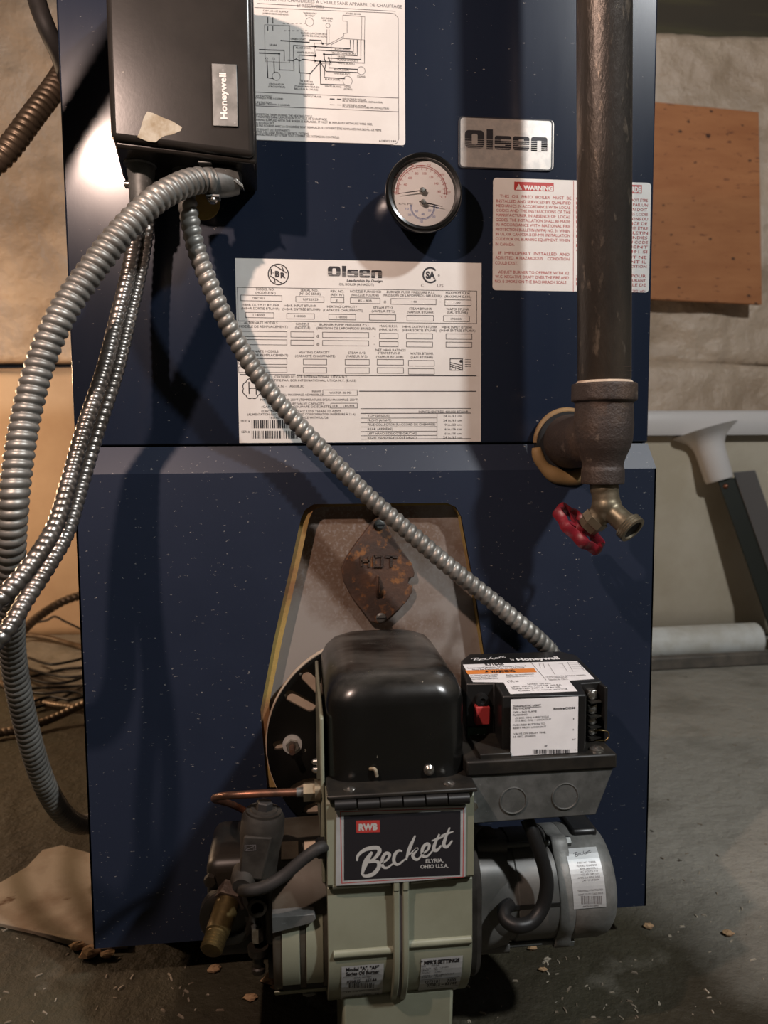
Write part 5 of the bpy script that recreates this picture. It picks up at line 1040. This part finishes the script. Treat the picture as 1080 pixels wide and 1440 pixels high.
ML.bars(817, 1259.5, 847, 1271, 22, 'greyink', seed=12)
ML.done('motor_label', cap, 'silvery motor label with small print')
cabl = catmull([at(741, 1152, -.185), at(748, 1168, -.189), at(756, 1190, -.192), at(765, 1218, -.194), at(769, 1245, -.196), at(763, 1275, -.198), at(748, 1296, -.202), at(728, 1302, -.204), at(712, 1294, -.198), at(709, 1280, -.190), at(716, 1272, -.182)], 10)
obj('motor_cable', MB().tube(cabl, .0058, 16), 'blackrub', burner)

# ---- air band on the left
mb = MB().lathe((0, AYc, AZc-.002), (1, 0, 0), [(-.0245, .030), (-.0245, .0655), (-.022, .0675), (.0185, .0680)], 64); ab = obj('air_intake', mb, 'airband', burner, angle=40)
def bandquad(x0, x1, a0, a1, r, t, nm, m_, n=10, par=ab):
    mb = MB(); rings = []
    for i in range(n+1):
        a = math.radians(a0+(a1-a0)*i/n); c, s_ = math.cos(a), math.sin(a); z0_ = AZc-.002
        rings.append([Vector((x, AYc-rr*c, z0_+rr*s_)) for x, rr in ((x0, r), (x1, r), (x1, r+t), (x0, r+t))])
    return obj(nm, mb.loops(rings), m_, par, bevel=.0004, angle=40)
bandquad(-.0245, .0178, -62, -40, .0680, .0012, 'band_end', 'cream')
for x0, x1 in ((-.0175, -.0035), (.0015, .0150)):
    bandquad(x0, x1, -30, 22, .0680, .0008, 'intake_slot_cover', 'cream')
    bandquad(x0, x1, -40, -30, .0680, .0004, 'intake_shade_patch', 'black')
    bandquad(x0, x1, 58, 72, .0680, .0010, 'intake_tab', 'creamcard')
mb = MB(); q_ = [(-.0245, .0), (.0115, .003), (.0125, .007), (.009, .0105), (-.0245, .0115)]
mb.prism([(x, .178+z) for x, z in [(-.0245, -.004), (.006, .002), (.0095, .005), (.0085, .009), (-.0245, .009)]], [], lambda u, v: Vector((u, AYc-.0712, v)), lambda u, v: Vector((u, AYc-.060, v)))
obj('pointer', mb, 'galv', ab, bevel=.0004)
s = on_cyl(435, 1393, AYc, AZc, .068); obj('band_screw', MB().lathe(s, (0, -.7, -.7), [(0, .006), (.003, .0055), (.004, .003)], 16), 'galv', ab)

# ---- fuel pump and solenoid valve
P = lambda x, y, Y: at(x, y, Y)
a = P(296, 1200, -.145); b = P(384, 1325, -.145)
mb = MB().box(-.0790, -.0250, -.170, -.095, b.z+.004, .215); pump = obj('fuel_pump', mb, 'pump', burner, bevel=.010, segs=4)
obj('pump_face', MB().lathe((-.0600, -.168, .170), (0, -1, 0), [(0, .0245), (.008, .0240), (.010, .0215), (.010, .016), (.006, .0155), (.006, .0001)], 36), 'pump', pump, angle=40)
for x, y_ in ((296, 1235), (296, 1300), (378, 1212)): s = P(x, y_, -.168); obj('pump_bolt', MB().lathe((s.x, -.168, s.z), (0, -1, 0), [(0, .0050), (.006, .0050)], 6), 'pump', pump)
p0, p1 = P(323, 1262, -.172), P(298, 1333, -.212); ax_ = (p1-p0).normalized(); L0 = (p1-p0).length
fit = obj('oil_line_fitting', MB().lathe(p0, ax_, [(0, .0105), (L0*.1, .0100), (L0*.72, .0094), (L0*.74, .0080), (L0*.78, .0080)], 24), 'brass', pump, angle=40)
obj('fitting_nut', MB().lathe(p0-ax_*.006, ax_, [(0, .0140), (.012, .0140)], 6), 'cast', fit)
mb = MB(); 
for i in range(5): mb.lathe(p0+ax_*(L0*.76+i*.0026), ax_, [(0, .0076), (.0013, .0088), (.0026, .0076)], 24)
mb.lathe(p0+ax_*L0*.98, ax_, [(0, .0076), (.002, .0070), (.002, .005), (-.002, .005), (-.002, .0001)], 24)
obj('fitting_thread', mb, 'brass', fit, angle=30)
# solenoid
sb = P(366, 1215, -.185); SZ = lambda x, y, Y=-.185: at(x, y, Y)
mb = MB(); c0, c1 = SZ(361, 1245), SZ(371, 1142)
mb.lathe(c0, c1-c0, [(0, .0140), ((c1-c0).length*.5, .0155), ((c1-c0).length*.72, .0175), ((c1-c0).length*.94, .0170), ((c1-c0).length, .0150)], 28)
sol = obj('solenoid_valve', mb, 'greycast', burner, angle=40)
u = (c1-c0).normalized()
obj('solenoid_cap', MB().lathe(c1, u, [(-.0005, .0140), (.0018, .0140), (.0018, .0110), (.003, .0105), (.003, .0001)], 28), 'greycast', sol, angle=30)
obj('cap_bolt', MB().lathe(c1+u*.0028, u, [(0, .0068), (.0055, .0066), (.0065, .0055)], 6), 'rubber', sol)
q0, q1, q2, q3 = SZ(337, 1212, -.203), SZ(378, 1212, -.203), SZ(381, 1170, -.200), SZ(344, 1168, -.200)
mb = MB().hexa([SZ(335, 1236, -.206), SZ(369, 1238, -.206), SZ(383, 1178, -.206), SZ(343, 1176, -.206), SZ(337, 1236, -.180), SZ(372, 1236, -.180), SZ(385, 1172, -.180), SZ(346, 1170, -.180)])
coil = obj('coil_housing', mb, 'greycast', sol, bevel=.0015)
LZ = Label(lambda x, y: (at(x, y, -.206).x, at(x, y, -.206).z), lambda u_, v_, l: Vector((u_, -.2062-.0002*l, v_))); LZ.frame(344, 1188, 360, 1196, .6, 'greyink', 1); LZ.line([(346, 1190), (346, 1194.5), (357, 1190), (357, 1194.5)], .7, 'greyink', 1); obj('coil_marking', LZ.mb, LZ.mats, coil, smooth=False)
s = SZ(343, 1244, -.206); obj('cable_gland', MB().lathe(s+Vector((0, .012, .004)), (-.1, -1, -.25), [(0, .0095), (.010, .0095), (.012, .0080), (.016, .0072)], 24), 'greycast', sol, angle=40)
obj('solenoid_cable', MB().tube(catmull([s+Vector((-.0005, -.006, -.001)), SZ(350, 1252, -.222), SZ(372, 1247, -.224), SZ(398, 1232, -.222), SZ(424, 1210, -.221), SZ(446, 1194, -.219), SZ(457, 1190, -.214), SZ(463, 1190, -.205)], 10), .0046, 16), 'rubber', sol)
obj('cable_grommet', MB().lathe((.0130, -.207, at(457, 1192, -.207).z), (-1, 0, 0), [(-.004, .008), (.001, .0078), (.003, .0062)], 20), 'blackrub', burner)
# lower valve block
mb = MB().box(P(347, 1, -.165).x, P(380, 1, -.165).x, -.188, -.150, P(360, 1330, -.185).z, P(360, 1240, -.185).z); blk = obj('valve_block', mb, 'pump', pump, bevel=.004)
s = P(362, 1276, -.188); obj('port', MB().lathe((s.x, -.187, s.z), (0, -1, 0), [(0, .0078), (.003, .0074), (.003, .0052), (0.0, .005), (0, .0001)], 24), 'pump', blk, angle=40)
s = P(361, 1319, -.188); obj('bleed_nut', MB().lathe((s.x, -.182, s.z+.006), (0, 0, -1), [(0, .0050), (.012, .0050)], 6), 'chrome', blk)
s = P(363, 1340, -.180); obj('bleed_nipple', MB().lathe((s.x, -.180, s.z+.006), (0, 0, -1), [(0, .0085), (.006, .008), (.007, .0045), (.017, .0042), (.018, .0058), (.022, .0056), (.023, .003)], 20), 'pump', blk, angle=40)
s = P(382, 1342, -.165); obj('coupling_cover', MB().lathe((-.030, -.150, .118), (1, 0, 0), [(0, .018), (.010, .020)], 24), 'pump', pump)
# copper line
obj('copper_tube', MB().tube(catmull([P(424, 1114, -.185), P(390, 1115, -.187), P(350, 1117, -.188), P(320, 1119, -.184), P(305, 1121, -.170), P(302, 1124, -.150), P(312, 1127, -.125), P(330, 1133, -.105), P(352, 1146, -.098), P(362, 1165, -.100), P(364, 1190, -.105)], 10), .0030, 14), 'copper', burner)
fx0 = P(424, 1114, -.185); mb = MB().lathe(fx0-Vector((.004, 0, 0)), (1, 0, 0), [(0, .0036), (.006, .0038)], 20); nut = obj('tube_fitting', mb, 'galv', burner)
obj('fitting_nut', MB().lathe(fx0+Vector((.0015, 0, 0)), (1, 0, 0), [(0, .0078), (.009, .0078)], 6), 'dullbrass', nut); obj('fitting_collar', MB().lathe(fx0+Vector((.0105, 0, 0)), (1, 0, 0), [(0, .0095), (.0045, .0095)], 24), 'dullbrass', nut)
